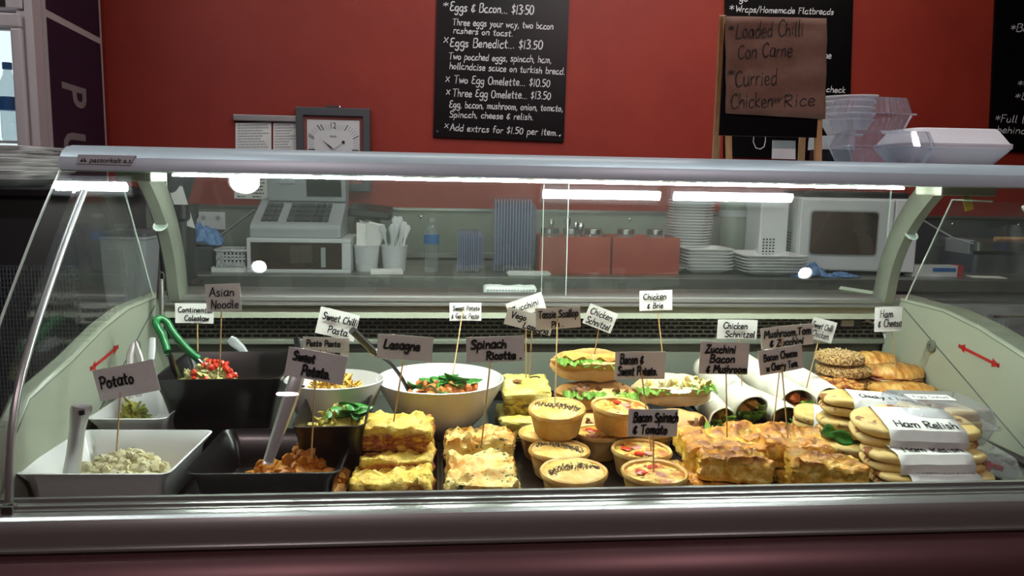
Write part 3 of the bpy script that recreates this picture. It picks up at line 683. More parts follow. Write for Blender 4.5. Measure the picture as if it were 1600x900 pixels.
# ================================================================== fridge at the left end of the back wall
FX0, FY0, FX1, FY1 = -1.204, 2.60, -1.268, 3.27
fr_ = thing('drinks_fridge', 'tall glass-door drinks fridge with a navy side panel lettered in white', 'fridge', (FX0, FY0, 0), (0, 0, math.atan2(FX0-FX1, FY1-FY0)))
# local frame: x to the left is negative, y to the back; side face at x = 0
dep = math.hypot(FX1-FX0, FY1-FY0)
MB().box((-.72, .06, .0), (-.012, dep, 2.25)).build('cabinet', 'offwhite', fr_, smooth=False, bevel=.004)
MB().box((-.73, -.002, 1.695), (-.03, .06, 2.25)).build('header_panel', 'offwhite', fr_, smooth=False, bevel=.004)
MB().box((-.70, -.006, 1.70), (-.075, .0, 1.75)).build('vent_panel', 'black', fr_, smooth=False)
sp = MB().box((-.012, .075, .04), (0, dep-.02, 2.25)).build('side_panel', 'offwhite', fr_, smooth=False)
def fl(u, v):       # picture point on the fridge's side plane
    inv = fr_.matrix_basis.inverted(); d = RM @ Vector(((u-800)/FPX, -(v-450)/FPX, -1)); o_ = inv @ CAM; d_ = inv.to_3x3() @ d
    t = -o_.x/d_.x; return o_ + d_*t
zb = fl(110, 40).z
for z0, z1 in ((.06, zb-.012), (zb+.012, 2.24)):
    MB().box((0, .098, z0), (.0015, dep-.045, z1)).build('vinyl', 'navy', sp, smooth=False)
# strips of the front corner
MB().box((-.050, .004, .04), (-.026, .0595, 1.69)).build('jamb', 'offwhite', fr_, smooth=False)
MB().box((-.028, .0, .04), (-.004, .072, 2.25)).build('corner_strip', 'offwhite', fr_, smooth=False, bevel=.003)
# door frame, opening and lit interior
dr = MB()
dr.box((-.73, -.02, .12), (-.03, 0, .20)); dr.box((-.73, -.02, 1.638), (-.03, 0, 1.68)); dr.box((-.062, -.02, .2), (-.03, 0, 1.638)); dr.box((-.73, -.02, .2), (-.69, 0, 1.638))
fd = dr.build('door', 'offwhite', fr_, smooth=False, bevel=.006)
MB().box((-.69, -.012, .2), (-.062, -.006, 1.638)).build('pane', 'glass2', fd, smooth=False)
MB().box((-.70, .0565, .2), (-.064, .0595, 1.638)).build('light_panel', 'fridgelight', fr_, smooth=False)
shz = []
for k in range(4):
    z = .40 + k*.30; shz.append(z)
    MB().box((-.70, .0, z), (-.035, .058, z+.008)).build('shelf', 'whiteplastic', fr_, smooth=False)
# white letters reading downwards on the vinyl (P, U ...)
def fridge_letter(ch, u0, v0, u1, v1):
    vs, fs, bb = font_mesh(ch, 1, 0, .02)
    A, B = fl(u0, v0), fl(u1, v1)        # picture box corners: top left, bottom right
    y0, y1 = A.y, B.y; z1, z0 = A.z, B.z
    # rotated a quarter turn clockwise: letter up = +y (to the right in the picture), letter right = down
    m = MB(); m.add([(.0022 + z*.0, y0 + (y - bb[2])/(bb[3]-bb[2])*(y1-y0), z1 - (x - bb[0])/(bb[1]-bb[0])*(z1-z0)) for x, y, z in vs], fs)
    m.build('letter', 'offwhite', sp, smooth=False)
fridge_letter('P', 95, 127, 135, 172); fridge_letter('U', 97, 205, 135, 258)
bt = lambda: None
def bottle_mesh(cap, name='bottle', s=1.0):
    t = MB().lathe([(0, 0), (.027, .0), (.031, .006), (.032, .04), (.029, .055), (.032, .075), (.032, .11), (.0315, .15), (.028, .172), (.016, .196), (.0135, .205), (.0135, .212), (0, .212)], 20)
    return t
fridge_bottle = None
rwm = fr_.matrix_basis
kz = min(shz, key=lambda z: abs(z + .11 - fl(10, 150).z)) if False else None
zsh = None
for si, z in enumerate(shz):
    for k in range(7):
        x = -.092 - k*.060
        loc = rwm @ Vector((x, .026, z+.009))
        col_ = 'bottom' 
        lab = ('blue-capped water bottle in the lit fridge, nearest the door frame' if k == 0 else 'blue-capped water bottle in a row in the lit fridge')
        if si in (0, 1): continue
        if fridge_bottle is None:
            fridge_bottle = thing('water_bottle', lab, 'bottle', loc, group='water bottles in the fridge')
            b_ = MB(); b_.lathe([(0, 0), (.027, .0), (.031, .006), (.031, .15), (.028, .172), (.016, .196), (.0135, .212), (0, .212)], 16); b_.v = [(x_*.85, y_*.85, z_) for x_, y_, z_ in b_.v]
            b_.build('body', 'pet', fridge_bottle)
            MB().lathe([(0, .212), (.0135, .212), (.0135, .232), (0, .232)], 12).build('cap', 'blue', fridge_bottle)
            MB().lathe([(.0268, .09), (.0268, .13)], 16).build('label', 'blue', fridge_bottle)
        else: dup(fridge_bottle, loc, label=['', '', 'blue-capped water bottle on the lower lit fridge shelf', 'blue-capped water bottle on the upper lit fridge shelf'][si], group='water bottles on fridge shelf ' + ['', '', 'middle', 'upper', 'top'][si])
fridge_bottle['label'] = 'blue-capped water bottle on the lower lit fridge shelf'; fridge_bottle['group'] = 'water bottles on fridge shelf middle'

# ================================================================== black cabinet at the left with plates on it
cz = PY(50, 294, 1.95).z
cr_ = PY(112, 330, 1.95).x
bc = thing('black_cabinet', 'black cabinet at the left edge with a perforated mesh front, under a stack of plates', 'cabinet', (-1.35, 1.95, 0))
MB().box((-.55, .02, 0), (cr_+1.35, .48, cz-.02)).build('carcass', 'blackmat', bc, smooth=False, bevel=.004)
MB().box((-.56, .0, cz-.02), (cr_+1.36, .50, cz)).build('top', 'black', bc, smooth=False, bevel=.004)
g = MB(); W_ = cr_+1.35
for i in range(52):
    x = W_ - .4 + i*.0077; g.box((x, .0, .4), (x+.003, .01, cz-.18))
for j in range(56):
    z = .4 + j*(cz-.58)/56; g.box((W_-.4, .002, z), (W_, .012, z+.003))
o = g.build('mesh_front', 'darkgrey', bc, smooth=False); o['kind'] = 'stuff'
# square plates stacked on it
def plate_sq(s_=.27):
    m = MB(); m.loft([(s_*.6, s_*.6, .02, 0), (s_*.66, s_*.66, .03, .003), (s_*.98, s_*.98, .03, .017), (s_, s_, .03, .020), (s_*.98, s_*.98, .03, .0215), (s_*.66, s_*.66, .03, .009), (s_*.6, s_*.6, .02, .006)]); return m
pc = PY(22, 250, 2.12)
me = plate_sq(.27).mesh('square_plate', M['ceramic'])
for k in range(9):
    o = D.objects.new('square_plate', me); COL.objects.link(o); o.location = (pc.x - .045 + .003*(k % 3), 2.12, cz + k*.0095 + .0003); o.rotation_euler = (0, 0, .12*math.sin(k*2.1))
    tag(o, 'topmost white square plate of the stack on the black cabinet' if k == 8 else ('lowest white square plate of the stack on the black cabinet' if k == 0 else 'white square plate inside the stack on the black cabinet'), 'plate', 'square plates on the black cabinet')

# dim objects seen through the left end glass
def kbox(name, u0, v0, u1, v1, Y, dep_, mat, label, cat, bevel=.003, group=None):
    A, B = PY(u0, (v0+v1)/2, Y), PY(u1, (v0+v1)/2, Y); T, Bt = PY((u0+u1)/2, v0, Y), PY((u0+u1)/2, v1, Y)
    o = MB().box((-(B.x-A.x)/2, 0, 0), ((B.x-A.x)/2, dep_, T.z-Bt.z)).build(name, mat, smooth=False, bevel=bevel, loc=((A.x+B.x)/2, Y, Bt.z))
    return tag(o, label, cat, group) if label else o
CZ = .89
def base(u, v_, Y): p = PY(u, v_, Y); return Vector((p.x, Y, CZ))
# side bench running behind the left end of the case
sb_ = thing('side_bench', 'dark bench behind the left end glass holding the tub and grinder', 'counter', (-1.0, 2.02, 0))
MB().box((PY(112,330,1.95).x+1.03, 0, .85), (.22, .5, .88)).build('worktop', 'darkgrey', sb_, smooth=False, bevel=.003)
MB().box((PY(112,330,1.95).x+1.03, .02, 0), (.20, .48, .849)).build('carcass', 'blackmat', sb_, smooth=False)
a = PY(160, 420, 2.2)
gt = thing('storage_tub', 'grey-blue square plastic tub on the dark bench behind the left glass', 'tub', (a.x+.085, 2.16, .88))
MB().loft([(.10, .10, .015, 0), (.125, .125, .015, .17), (.135, .135, .015, .172), (.135, .135, .015, .178), (.12, .12, .015, .178), (.095, .095, .012, .005)]).build('tub', 'greyplastic', gt)
MB().loft([(.138, .138, .015, .179), (.138, .138, .015, .188), (.12, .12, .015, .191)]).build('lid', 'darkgrey', gt)
a = PY(222, 420, 2.2)
gg = thing('coffee_grinder', 'black coffee grinder with a tall hopper behind the left arched post', 'grinder', (a.x+.02, 2.44, .88))
MB().loft([(.11, .13, .02, 0), (.11, .13, .02, .02), (.085, .10, .02, .03), (.085, .10, .02, .20), (.10, .12, .02, .21), (.10, .12, .02, .25)]).build('body', 'black', gg)
MB().lathe([(.03, .25), (.055, .33), (.055, .39), (.05, .40), (0, .40)], 20).build('hopper', 'darkgrey', gg)

# ================================================================== things on the rear counter
# notice taped on the wall with a fold
def sheet(name, quad, Y, mat, label, cat, th=.0008, lines=0, seed=1, parent=None):
    P = [PY(u, v, Y) for u, v in quad]; c = sum(P, Vector())/4
    m = MB(); vs = [p - c for p in P] + [p - c + Vector((0, th, 0)) for p in P]
    m.add(vs, [(0, 3, 2, 1), (4, 5, 6, 7), (0, 1, 5, 4), (1, 2, 6, 5), (2, 3, 7, 6), (3, 0, 4, 7)])
    o = m.build(name, mat, parent, smooth=False, loc=c)
    if label: tag(o, label, cat)
    return o, c, P
def print_lines(o, c, P, rows, seed, mat='darkgrey', fill=.8, h=.35, cols=1):
    rn = random.Random(seed); m = MB(); TL, TR, BR, BL = P
    for r in range(rows):
        f = (r+.7)/(rows+.5)
        for cc in range(cols):
            x = .06 + cc*(.9/cols); end = x + .9/cols*fill*rn.uniform(.6, 1)
            while x < end:
                l = rn.uniform(.02, .07); 
                def q(a, b): return TL*(1-a)*(1-b) + TR*a*(1-b) + BL*(1-a)*b + BR*a*b - c + Vector((0, -.0005, 0))
                b1 = f; b2 = f + h/(rows+.5); m.add([q(x, b2), q(min(x+l, .97), b2), q(min(x+l, .97), b1), q(x, b1)], [(0, 1, 2, 3)]); x += l + .015
    m.build('print', mat, o, smooth=False)
o, c, P = sheet('notice', [(262, 290), (285, 291), (305, 357), (282, 350)], 2.4, 'paper', 'white paper sheet hanging behind the left arched post', 'paper')
o, c, P = sheet('notice', [(366, 275), (447, 276), (445, 312), (366, 310)], YW-.004, 'paper', 'printed price list sheet low on the red wall, under the paper holder', 'paper'); print_lines(o, c, P, 6, 3, cols=3)
# power outlet and blue cloths
o = thing('power_outlet', 'double power outlet plate on the splashback beside the blue cloth', 'outlet', PY(330, 345, YW-.016))
MB().box((-.055, -.006, -.035), (.055, .003, .035)).build('plate', 'whiteplastic', o, smooth=False, bevel=.002)
for sx in (-.028, .028):
    MB().lathe([(0, 0), (.009, 0), (.009, .003), (0, .003)], 14).build('switch', 'greyplastic', o, loc=(sx, -.006, .012), rot=(PI/2, 0, 0))
def cloth(label, c, w_, d_, h_, seed, mat='bluecloth', loc=None, drape=.4):
    m = MB(); n = 22
    def fn(a, b):
        x = (a-.5)*w_; y = (b-.5)*d_; e = max(0, 1 - ((a-.5)**2 + (b-.5)**2)*3.2)
        z = h_*e*(.55 + .9*abs(noise.noise(Vector((a*4.2, b*3.1, seed))))) + .004*noise.noise(Vector((a*13, b*13, seed)))
        return (x + .012*noise.noise(Vector((a*5, b*5, seed+9))), y + .012*noise.noise(Vector((a*5, b*5, seed+4))), max(z, .001*(1+a)))
    m.grid(n, n, fn); o = m.build('cloth', mat, solid=.0025, loc=c); return tag(o, label, 'cloth')
cl = cloth('crumpled blue cloth hanging before the outlet plate, left of the basket', (0, 0, 0), .13, .10, .09, 3)
a = base(316, 410, 2.86); cl.location = (a.x, a.y, CZ + .09)
# box below the cloth carrying it
o = kbox('carton', 287, 386, 332, 428, 2.82, .12, 'darkgrey', 'dark clear-sided carton under the crumpled blue cloth', 'box')
cl.location.z = o.location.z + max(v[2] for v in o.bound_box) + .004; cl.location.x = o.location.x + .006; cl.location.y = 2.88
# slanting steel pole of the till display
p0, p1 = PY(345, 368, 2.95), PY(398, 328, 2.95)
tag(MB().tube([p0, p1], .011, 6, flat=.4).build('slanted_strip', 'greyplastic'), 'grey plastic strip leaning diagonally left of the till', 'strip')
# wire-look white basket
def basket():
    a, b = PY(338, 411, 2.78), PY(386, 411, 2.78); W2 = (b.x-a.x)/2; H2 = PY(360, 385, 2.78).z - PY(360, 411, 2.78).z
    t = thing('plastic_basket', 'small white slotted plastic basket left of the till drawer', 'basket', ((a.x+b.x)/2, 2.82, CZ + .018))
    m = MB()
    for side in range(4):
        rot = Matrix.Rotation(side*PI/2, 4, 'Z')
        W3 = W2
        for r in (0, .5, 1): m.box((-W3, -W3-.002, r*(H2-.006)), (W3, -W3+.002, r*(H2-.006) + .006), rot)
        for k in range(9):
            x = -W3 + k*(2*W3/8); m.box((x-.002, -W3-.002, 0), (x+.002, -W3+.002, H2), rot)
    m.box((-W2, -W2, 0), (W2, W2, .003)); m.build('frame', 'whiteplastic', t, smooth=False)
    MB().loft([(2*W2+.012, 2*W2+.012, .01, H2-.003), (2*W2+.012, 2*W2+.012, .01, H2+.003)], False, False).build('rim', 'whiteplastic', t)
    return t
basket()
o = MB().box((-.06, -.05, 0), (.06, .05, .017)).build('paper_pad', 'paper', smooth=False, loc=(PY(362, 415, 2.8).x, 2.82, CZ)); tag(o, 'white paper pad lying under the slotted basket', 'paper')
# till on its drawer
a, b = PY(386, 420, 2.76), PY(548, 420, 2.76); zt_ = PY(470, 373, 2.76).z; W2 = (b.x-a.x)/2; cx = (a.x+b.x)/2; dh = zt_ - CZ
t = thing('till_base', 'wide pale-framed cash drawer box with dark front under the cash register', 'cash drawer', (cx, 2.76, CZ))
m = MB().box((-W2, 0, dh-.014), (W2, .40, dh)); m.box((-W2, 0, 0), (W2, .40, .012)); m.box((-W2, 0, .012), (-W2+.012, .40, dh-.014)); m.box((W2-.03, 0, .012), (W2, .40, dh-.014)); m.build('shell', 'whiteplastic', t, smooth=False, bevel=.002)
MB().box((-W2+.012, .008, .012), (W2-.03, .39, dh-.014)).build('drawer_front', 'window_dark', t, smooth=False)
MB().box((W2-.10, .003, .02), (W2-.085, .012, dh-.03)).build('latch', 'greyplastic', t, smooth=False)
t = thing('cash_register', 'grey cash register with key pads and a raised dark display, on the cash drawer', 'cash register', (cx, 2.78, zt_))
w1 = W2*.97
body = MB().prismx([(0, 0), (0, .035), (.01, .045), (.20, .125), (.26, .13), (.26, 0)], -w1, w1-.03).build('body', 'greyplastic', t, smooth=False, bevel=.006)
keys = MB()
sl = math.atan2(.08, .19)
for gx, cols in ((-w1+.035, 3), (-w1+.12, 4), (-.02, 5), (w1-.13, 3)):
    for i in range(cols):
        for j in range(4):
            k_ = MB(); 
            mm = Matrix.Translation((gx + i*.019, .03 + j*.034, .0455 + (.02 + j*.034)*math.tan(sl))) @ Matrix.Rotation(sl, 4, 'X')
            body_k = MB().box((0, 0, 0), (.016, .026, .008), mm); keys.v += []; keys.add(body_k.v, body_k.f)
o = keys.build('keys', 'darkgrey', t, smooth=False)
ds = MB().prismx([(.17, .12), (.15, .23), (.165, .245), (.27, .245), (.27, .12)], -w1+.03, w1-.03).build('display_housing', 'greyplastic', t, smooth=False, bevel=.005)
mm = Matrix.Translation((.02, .165, .135)) @ Matrix.Rotation(-.18 + 0, 4, 'X')
MB().prismx([(.1650, .138), (.1510, .222), (.156, .222), (.170, .138)], .0, w1-.045).build('screen', 'black', ds, smooth=False)
MB().box((-w1+.07, .155, .18), (-w1+.13, .20, .262)).build('receipt_printer', 'greyplastic', t, smooth=False, bevel=.004)
MB().add([(-w1+.08, .17, .26), (-w1+.12, .17, .26), (-w1+.122, .162, .30), (-w1+.078, .162, .30), (-w1+.08, .172, .26), (-w1+.12, .172, .26), (-w1+.122, .164, .30), (-w1+.078, .164, .30)], [(0, 1, 2, 3), (7, 6, 5, 4), (0, 4, 5, 1), (2, 6, 7, 3)]).build('receipt', 'paper', t, smooth=False)
# black tray tilted above tubs, on a steel canister
a = base(572, 370, 3.0)
o = thing('steel_canister', 'squat steel canister behind the serviette tubs, under the black lid', 'canister', (a.x, 3.06, CZ))
MB().lathe([(0, 0), (.05, 0), (.05, .17), (.046, .175), (0, .175)], 24).build('body', 'counter', o)
MB().box((-.02, -.052, .11), (.02, -.045, .15)).build('label', 'whiteplastic', o, smooth=False)
o = MB().prismx([(-.06, 0), (-.06, .03), (.06, .05), (.06, .0)], -.085, .07).build('black_tray', 'black', smooth=False, bevel=.008, loc=(a.x+.02, 3.05, CZ+.176), rot=(0, .09, 0)); tag(o, 'black plastic tray lying on the steel canister beside the till', 'tray')
# two white tubs with serviettes and cutlery
for k, (u0, u1, lab) in enumerate(((551, 592, 'white plastic tub of serviettes beside the till'), (594, 636, 'white plastic tub of cutlery left of the water bottle'))):
    a, b = PY(u0, 425, 2.80), PY(u1, 425, 2.80); r_ = (b.x-a.x)/2; hh = PY(600, 386, 2.8).z - CZ
    t = thing('serviette_tub' if k == 0 else 'cutlery_tub', lab, 'tub', ((a.x+b.x)/2, 2.80+r_, CZ))
    MB().lathe([(0, 0), (r_*.82, 0), (r_, hh), (r_*1.05, hh), (r_*1.05, hh+.004), (r_*.95, hh+.004), (r_*.8, .006), (0, .006)], 28).build('tub', 'whiteplastic', t)
    rn = random.Random(k+3)
    for q in range(9 if k else 6):
        an = rn.random()*6.28; rr = r_*.5*rn.random()**.5; tx, ty = rn.uniform(-.35, .35), rn.uniform(-.25, .25); L_ = rn.uniform(.13, .17)
        p = Vector((rr*math.cos(an), rr*math.sin(an), .03)); dd = Vector((tx, ty, 1)).normalized()
        if k: # cutlery wrapped handles
            m = MB().tube([p, p + dd*L_*.6, p + dd*L_*.8, p + dd*L_*.92, p + dd*L_], [.003, .004, .009, .012, .006], 8, flat=.35)
            o = m.build('plastic_spoon', 'whiteplastic', loc=t.location); tag(o, 'white plastic spoon standing in the cutlery tub', 'spoon', 'spoons in the cutlery tub')
        else:
            ex = Vector((rn.uniform(.5, 1), rn.uniform(-.5, .5), 0)).normalized()*.022; nn = Vector((0, .004, 0)); top = p + dd*(hh+.03+.02*rn.random())
            m = MB().add([p-ex, p+ex, top+ex*1.4, top-ex*1.1+Vector((0, 0, .012)), p-ex+nn, p+ex+nn, top+ex*1.4+nn, top-ex*1.1+nn+Vector((0, 0, .012))], [(0, 1, 2, 3), (7, 6, 5, 4), (0, 4, 5, 1), (1, 5, 6, 2), (2, 6, 7, 3), (3, 7, 4, 0)])
            o = m.build('serviette', 'paper', loc=t.location, smooth=False); tag(o, 'folded white serviette standing in the tub beside the till', 'serviette', 'serviettes in the tub')
# folded papers / small rack in front of the tubs
a = base(604, 424, 2.755)
o = MB().prismx([(-.02, 0), (-.02, .012), (.03, .016), (.03, 0)], -.055, .055).build('serviette_stack', 'paper', smooth=False, bevel=.002, loc=(a.x, 2.75, CZ), rot=(0, 0, .15)); tag(o, 'low stack of folded serviettes in front of the two tubs', 'serviettes')
# PET bottle
a = base(674, 428, 2.80)
t = thing('water_bottle', 'clear plastic water bottle with a blue label standing on the rear counter', 'bottle', (a.x, 2.80, CZ))
s_ = (PY(674, 341, 2.8).z - CZ)/.232
MB().lathe([(r*s_, z*s_) for r, z in [(0, .004), (.02, 0), (.031, .006), (.0325, .03), (.031, .05), (.028, .07), (.031, .095), (.032, .12), (.032, .165), (.029, .185), (.017, .205), (.0135, .212), (.0135, .22)]], 28).build('body', 'pet', t)
MB().lathe([(0, .217*s_), (.0145*s_, .217*s_), (.0145*s_, .232*s_), (0, .232*s_)], 18).build('cap', 'greyplastic', t)
MB().lathe([(.0327*s_, .125*s_), (.0327*s_, .163*s_)], 28).build('label', 'blue', t)
# nested clear containers standing on edge
def shell(w_, d_, h_, t_):      # thin clear nested container seen from its edge: a shallow tray standing up
    m = MB(); m.loft([(w_, h_, .008, 0), (w_, h_, .008, .002), (w_*.86, h_*.86, .012, d_)], True, False); m.v = [(z, y, x_) for x_, y, z in m.v]
    return m
for (u0, u1, v0, v1, Y, n, lab, grp) in ((714, 758, 360, 428, 2.80, 10, 'short row left of the tall one', 'clear containers in the short row'), (772, 840, 309, 428, 2.82, 13, 'tall row beside the red boxes', 'clear containers in the tall row')):
    a, b = PY(u0, 420, Y), PY(u1, 420, Y); H_ = PY((u0+u1)/2, v0, Y).z - CZ - .002; pitch = (b.x-a.x-.02)/n
    me = None
    for k in range(n):
        if me is None:
            m = MB(); m.loft([(.15, H_, .012, 0), (.15, H_, .012, .0015), (.128, H_*.9, .02, .004), (.115, H_*.82, .02, .022), (.10, H_*.8, .02, .022)], False, True)
            m.v = [(z, x_, y+H_/2) for x_, y, z in m.v]; me = m.mesh('clear_container', M['clearblue'])
        o = D.objects.new('clear_container', me); COL.objects.link(o); o.location = (a.x + .002 + k*pitch, Y+.08, CZ + .001)
        e_ = MB().box((-.0002, -.0765, .004), (.0022, -.0735, H_-.004)).build('rim_edge', 'ribedge', o, smooth=False)
        tag(o, ('leftmost' if k == 0 else 'rightmost' if k == n-1 else 'inner') + ' clear container on edge in the ' + lab, 'container', grp)
# white printed wrap on the counter edge and paper on the service ledge
o = MB().loft([(.15, .05, .01, 0), (.155, .052, .01, .006), (.14, .05, .01, .012)]).build('folded_cloth', 'paper', loc=(PY(826, 424, 2.76).x, 2.755, CZ)); tag(o, 'flat folded white wrap on the rear counter edge before the tall containers', 'wrap')
zl = zr0 - .002
a = PY(797, 455, 1.85)
o = thing('paper_packet', 'crumpled white printed paper packet on the ledge behind the sliding glass', 'packet', (a.x, 1.86, zl))
m = MB(); lumpbox(.125, .05, .022, .008, .003, 40, 5, .006, .003, mb=m); m.build('packet', 'paper', o)
m = MB(); rn = random.Random(4)
for r in range(2):
    for k in range(16): m.box((-.055 + k*.007, -.0285, .007+r*.006), (-.051 + k*.007, -.0265, .0105+r*.006))
m.build('print', 'greyplastic', o, smooth=False)
# red boxes with jars and spoons
for k, (u0, u1, lab) in enumerate(((843, 954, 'left red-brown open box on the rear counter, beside the tall containers'), (957, 1062, 'right red-brown open box on the rear counter, beside the plate stacks'))):
    a, b = PY(u0, 400, 2.78), PY(u1, 400, 2.78); W2 = (b.x-a.x)/2; H_ = PY(950, 371, 2.78).z - CZ
    t = thing('red_box', lab, 'box', ((a.x+b.x)/2, 2.78, CZ), group='red boxes on the rear counter')
    MB().box((-W2, 0, 0), (W2, .006, H_)).build('front', 'redtub', t, smooth=False, bevel=.002)
    MB().box((-W2, .18, 0), (W2, .186, H_)).build('back', 'redtub', t, smooth=False)
    for s2 in (-W2, W2-.006): MB().box((s2, .006, 0), (s2+.006, .18, H_)).build('side', 'redtub', t, smooth=False)
    MB().box((-W2+.006, .006, 0), (W2-.006, .18, .006)).build('bottom', 'redtub', t, smooth=False)
    n = 3 if k == 0 else 2
    for q in range(n):
        x = t.location.x - W2 + (q+.6)*2*W2/(n+.2)
        j = thing('condiment_jar', ['metal-lidded jar in the left red box, ', 'metal-lidded jar in the right red box, '][k] + ['left', 'right' if n == 2 else 'middle', 'right'][q] + ' one', 'jar', (x, 2.87, CZ+.007), group='jars in the red boxes')
        MB().lathe([(0, 0), (.033, 0), (.035, .005), (.035, H_-.01), (.03, H_)], 20).build('jar', 'pet', j)
        MB().lathe([(0, H_), (.033, H_), (.033, H_+.016), (.031, H_+.018), (0, H_+.018)], 20).build('lid', 'steel', j)
for k, (u, v, w_) in enumerate(((861, 350, .01), (887, 348, .012), (899, 354, .009), (908, 356, .012))):
    a = PY(u, v, 2.85)
    o = MB().tube([(0, 0, -.12), (0, 0, -.02), (0, 0, -.005), (0, 0, .008), (0, 0, .018)], [.003, .003, w_*.8, w_, w_*.6], 8, flat=.4).build('spoon', 'steel', loc=(a.x, 2.835 + .012*(k % 2), a.z))
    tag(o, ['steel spoon with a round bowl standing in the left red box, furthest left', 'steel spoon upright in the left red box, second from the left', 'steel spoon upright in the left red box, third from the left', 'steel spoon upright in the left red box, furthest right'][k], 'spoon', 'spoons in the red box')
# plate stacks
def plate_rd(r=.11, h=.018):
    return MB().lathe([(0, 0), (r*.55, 0), (r*.6, .002), (r*.97, h-.003), (r, h-.001), (r*.99, h), (r*.6, .006), (0, .005)], 36)
def stack(u0, u1, v0, v1, Y, n, mk, lab, grp, wob=.002, zbase=CZ):
    a, b = PY(u0, (v0+v1)/2, Y), PY(u1, (v0+v1)/2, Y); r = (b.x-a.x)/2; H_ = PY((u0+u1)/2, v0, Y).z - zbase; pitch = (H_-.018)/max(n-1, 1)
    me = mk(r).mesh('plate', M['ceramic'])
    for k in range(n):
        o = D.objects.new('plate', me); COL.objects.link(o)
        o.location = ((a.x+b.x)/2 + wob*math.sin(k*1.7) + (.0009*k if n > 15 else 0), Y + .01, zbase + k*pitch + .0002); o.rotation_euler = (0, 0, k*.7 if mk is plate_rd else .06*math.sin(k*1.3))
        tag(o, ('topmost' if k == n-1 else 'lowest' if k == 0 else 'inner') + ' white plate of the ' + lab, 'plate', grp)
stack(1036, 1108, 312, 425, 3.02, 24, plate_rd, 'tall round stack behind the low stacks', 'plates in the tall round stack', .0015)
stack(1009, 1076, 416, 430, 2.85, 1, lambda r: plate_rd(r, .026), 'x', 'x')
for o in COL.objects:
    if o.get('group') == 'x': o['label'] = 'single white dish in front of the tall plate stack'; del o['group']
stack(1063, 1138, 388, 430, 2.88, 7, lambda r: plate_sq(r*2), 'low square stack left of the microwave stack', 'plates in the left square stack')
stack(1147, 1246, 397, 432, 2.84, 6, lambda r: plate_sq(r*2), 'low square stack in front of the microwave', 'plates in the right square stack')
# grey canister / drip tray tower between plates and microwave
a = base(1150, 380, 3.05)
t = thing('milk_jug_tower', 'tall grey-green canister standing left of the microwave', 'canister', (a.x, 3.1, CZ)); t.name = 'tall_canister'
MB().lathe([(0, 0), (.05, 0), (.052, .01), (.052, .24), (.045, .26), (.03, .27), (0, .27)], 28).build('body', 'splash', t)
MB().lathe([(.053, .2), (.055, .2), (.055, .225), (.053, .225)], 28).build('band', 'greyplastic', t)
# microwave, turned slightly
a, b = PY(1247, 380, 2.86), PY(1432, 380, 2.79)
H_ = PY(1300, 309, 2.85).z - CZ - .012; W_ = (b - a).length
rz = math.atan2(b.y-a.y, b.x-a.x)
t = thing('microwave_oven', 'white microwave oven with a dark window on the rear counter', 'microwave', (a.x, a.y, CZ), (0, 0, rz))
MB().box((0, .02, .012), (W_, .37, H_+.012)).build('body', 'whiteplastic', t, smooth=False, bevel=.006)
d = MB().box((0, 0, .014), (W_*.80, .0195, H_+.010)).build('door', 'whiteplastic', t, smooth=False, bevel=.008)
wx0, wx1 = W_*.10, W_*.66; wz0, wz1 = H_*.26, H_*.84
m = MB(); m.loft([(wx1-wx0, wz1-wz0, .012, 0), (wx1-wx0, wz1-wz0, .012, .003)]); m.v = [(x+(wx0+wx1)/2, -.003+z, -y+(wz0+wz1)/2+.005) for x, y, z in m.v]; m.f = m.f
m.build('window', 'window_dark', d, smooth=False)
m = MB(); m.loft([(wx1-wx0+.012, wz1-wz0+.012, .016, 0), (wx1-wx0+.012, wz1-wz0+.012, .016, .0015)]); m.v = [(x+(wx0+wx1)/2, -.0015+z, -y+(wz0+wz1)/2+.005) for x, y, z in m.v]
m.build('window_frame', 'greyplastic', d, smooth=False)
cpn = MB().box((W_*.805, 0, .014), (W_, .0195, H_+.010)).build('control_panel', 'whiteplastic', t, smooth=False, bevel=.004)
for j in range(6):
    MB().box((W_*.84, -.002, H_*(.2+.11*j)), (W_*.88, .001, H_*(.2+.11*j)+.004)).build('button_mark', 'darkgrey', cpn, smooth=False)
# side face vents and feet
v_ = MB()
for i in range(4):
    for j in range(7): v_.box((-.0015, .22-.035*i-.012, .07+j*.012), (.001, .22-.035*i, .076+j*.012))
v_.build('side_vents', 'black', t, smooth=False)
for sx in (.03, W_-.03):
    for sy in (.05, .33): MB().lathe([(0, 0), (.012, 0), (.014, .012), (0, .012)], 12).build('foot', 'black', t, loc=(sx, sy, 0))
# side view of the oven's left: a pale box standing beside it carries the visible flank
o = MB().box((0.02, .05, H_+.0125), (W_-.02, .34, H_+.035)).build('tray_on_microwave', 'black', smooth=False, bevel=.006, loc=t.location, rot=t.rotation_euler); tag(o, 'flat black tray lying on top of the microwave', 'tray')
a, b = PY(1186, 380, 2.93), PY(1230, 380, 2.93)
o = thing('microwave_flank', 'added pale grey box standing in for the vented left flank of the microwave', 'appliance', ((a.x+b.x)/2, 2.93, CZ))  # added box, stands in for the oven's left side
hw = (b.x-a.x)/2
MB().box((-hw, 0, 0), (hw, .25, H_+.012)).build('housing', 'whiteplastic', o, smooth=False, bevel=.006)
v_ = MB()
for i in range(4):
    for j in range(7): v_.box((-hw+.014+i*.013, -.0015, .05+j*.0115), (-hw+.021+i*.013, .001, .0555+j*.0115))
v_.build('vent_holes', 'black', o, smooth=False)
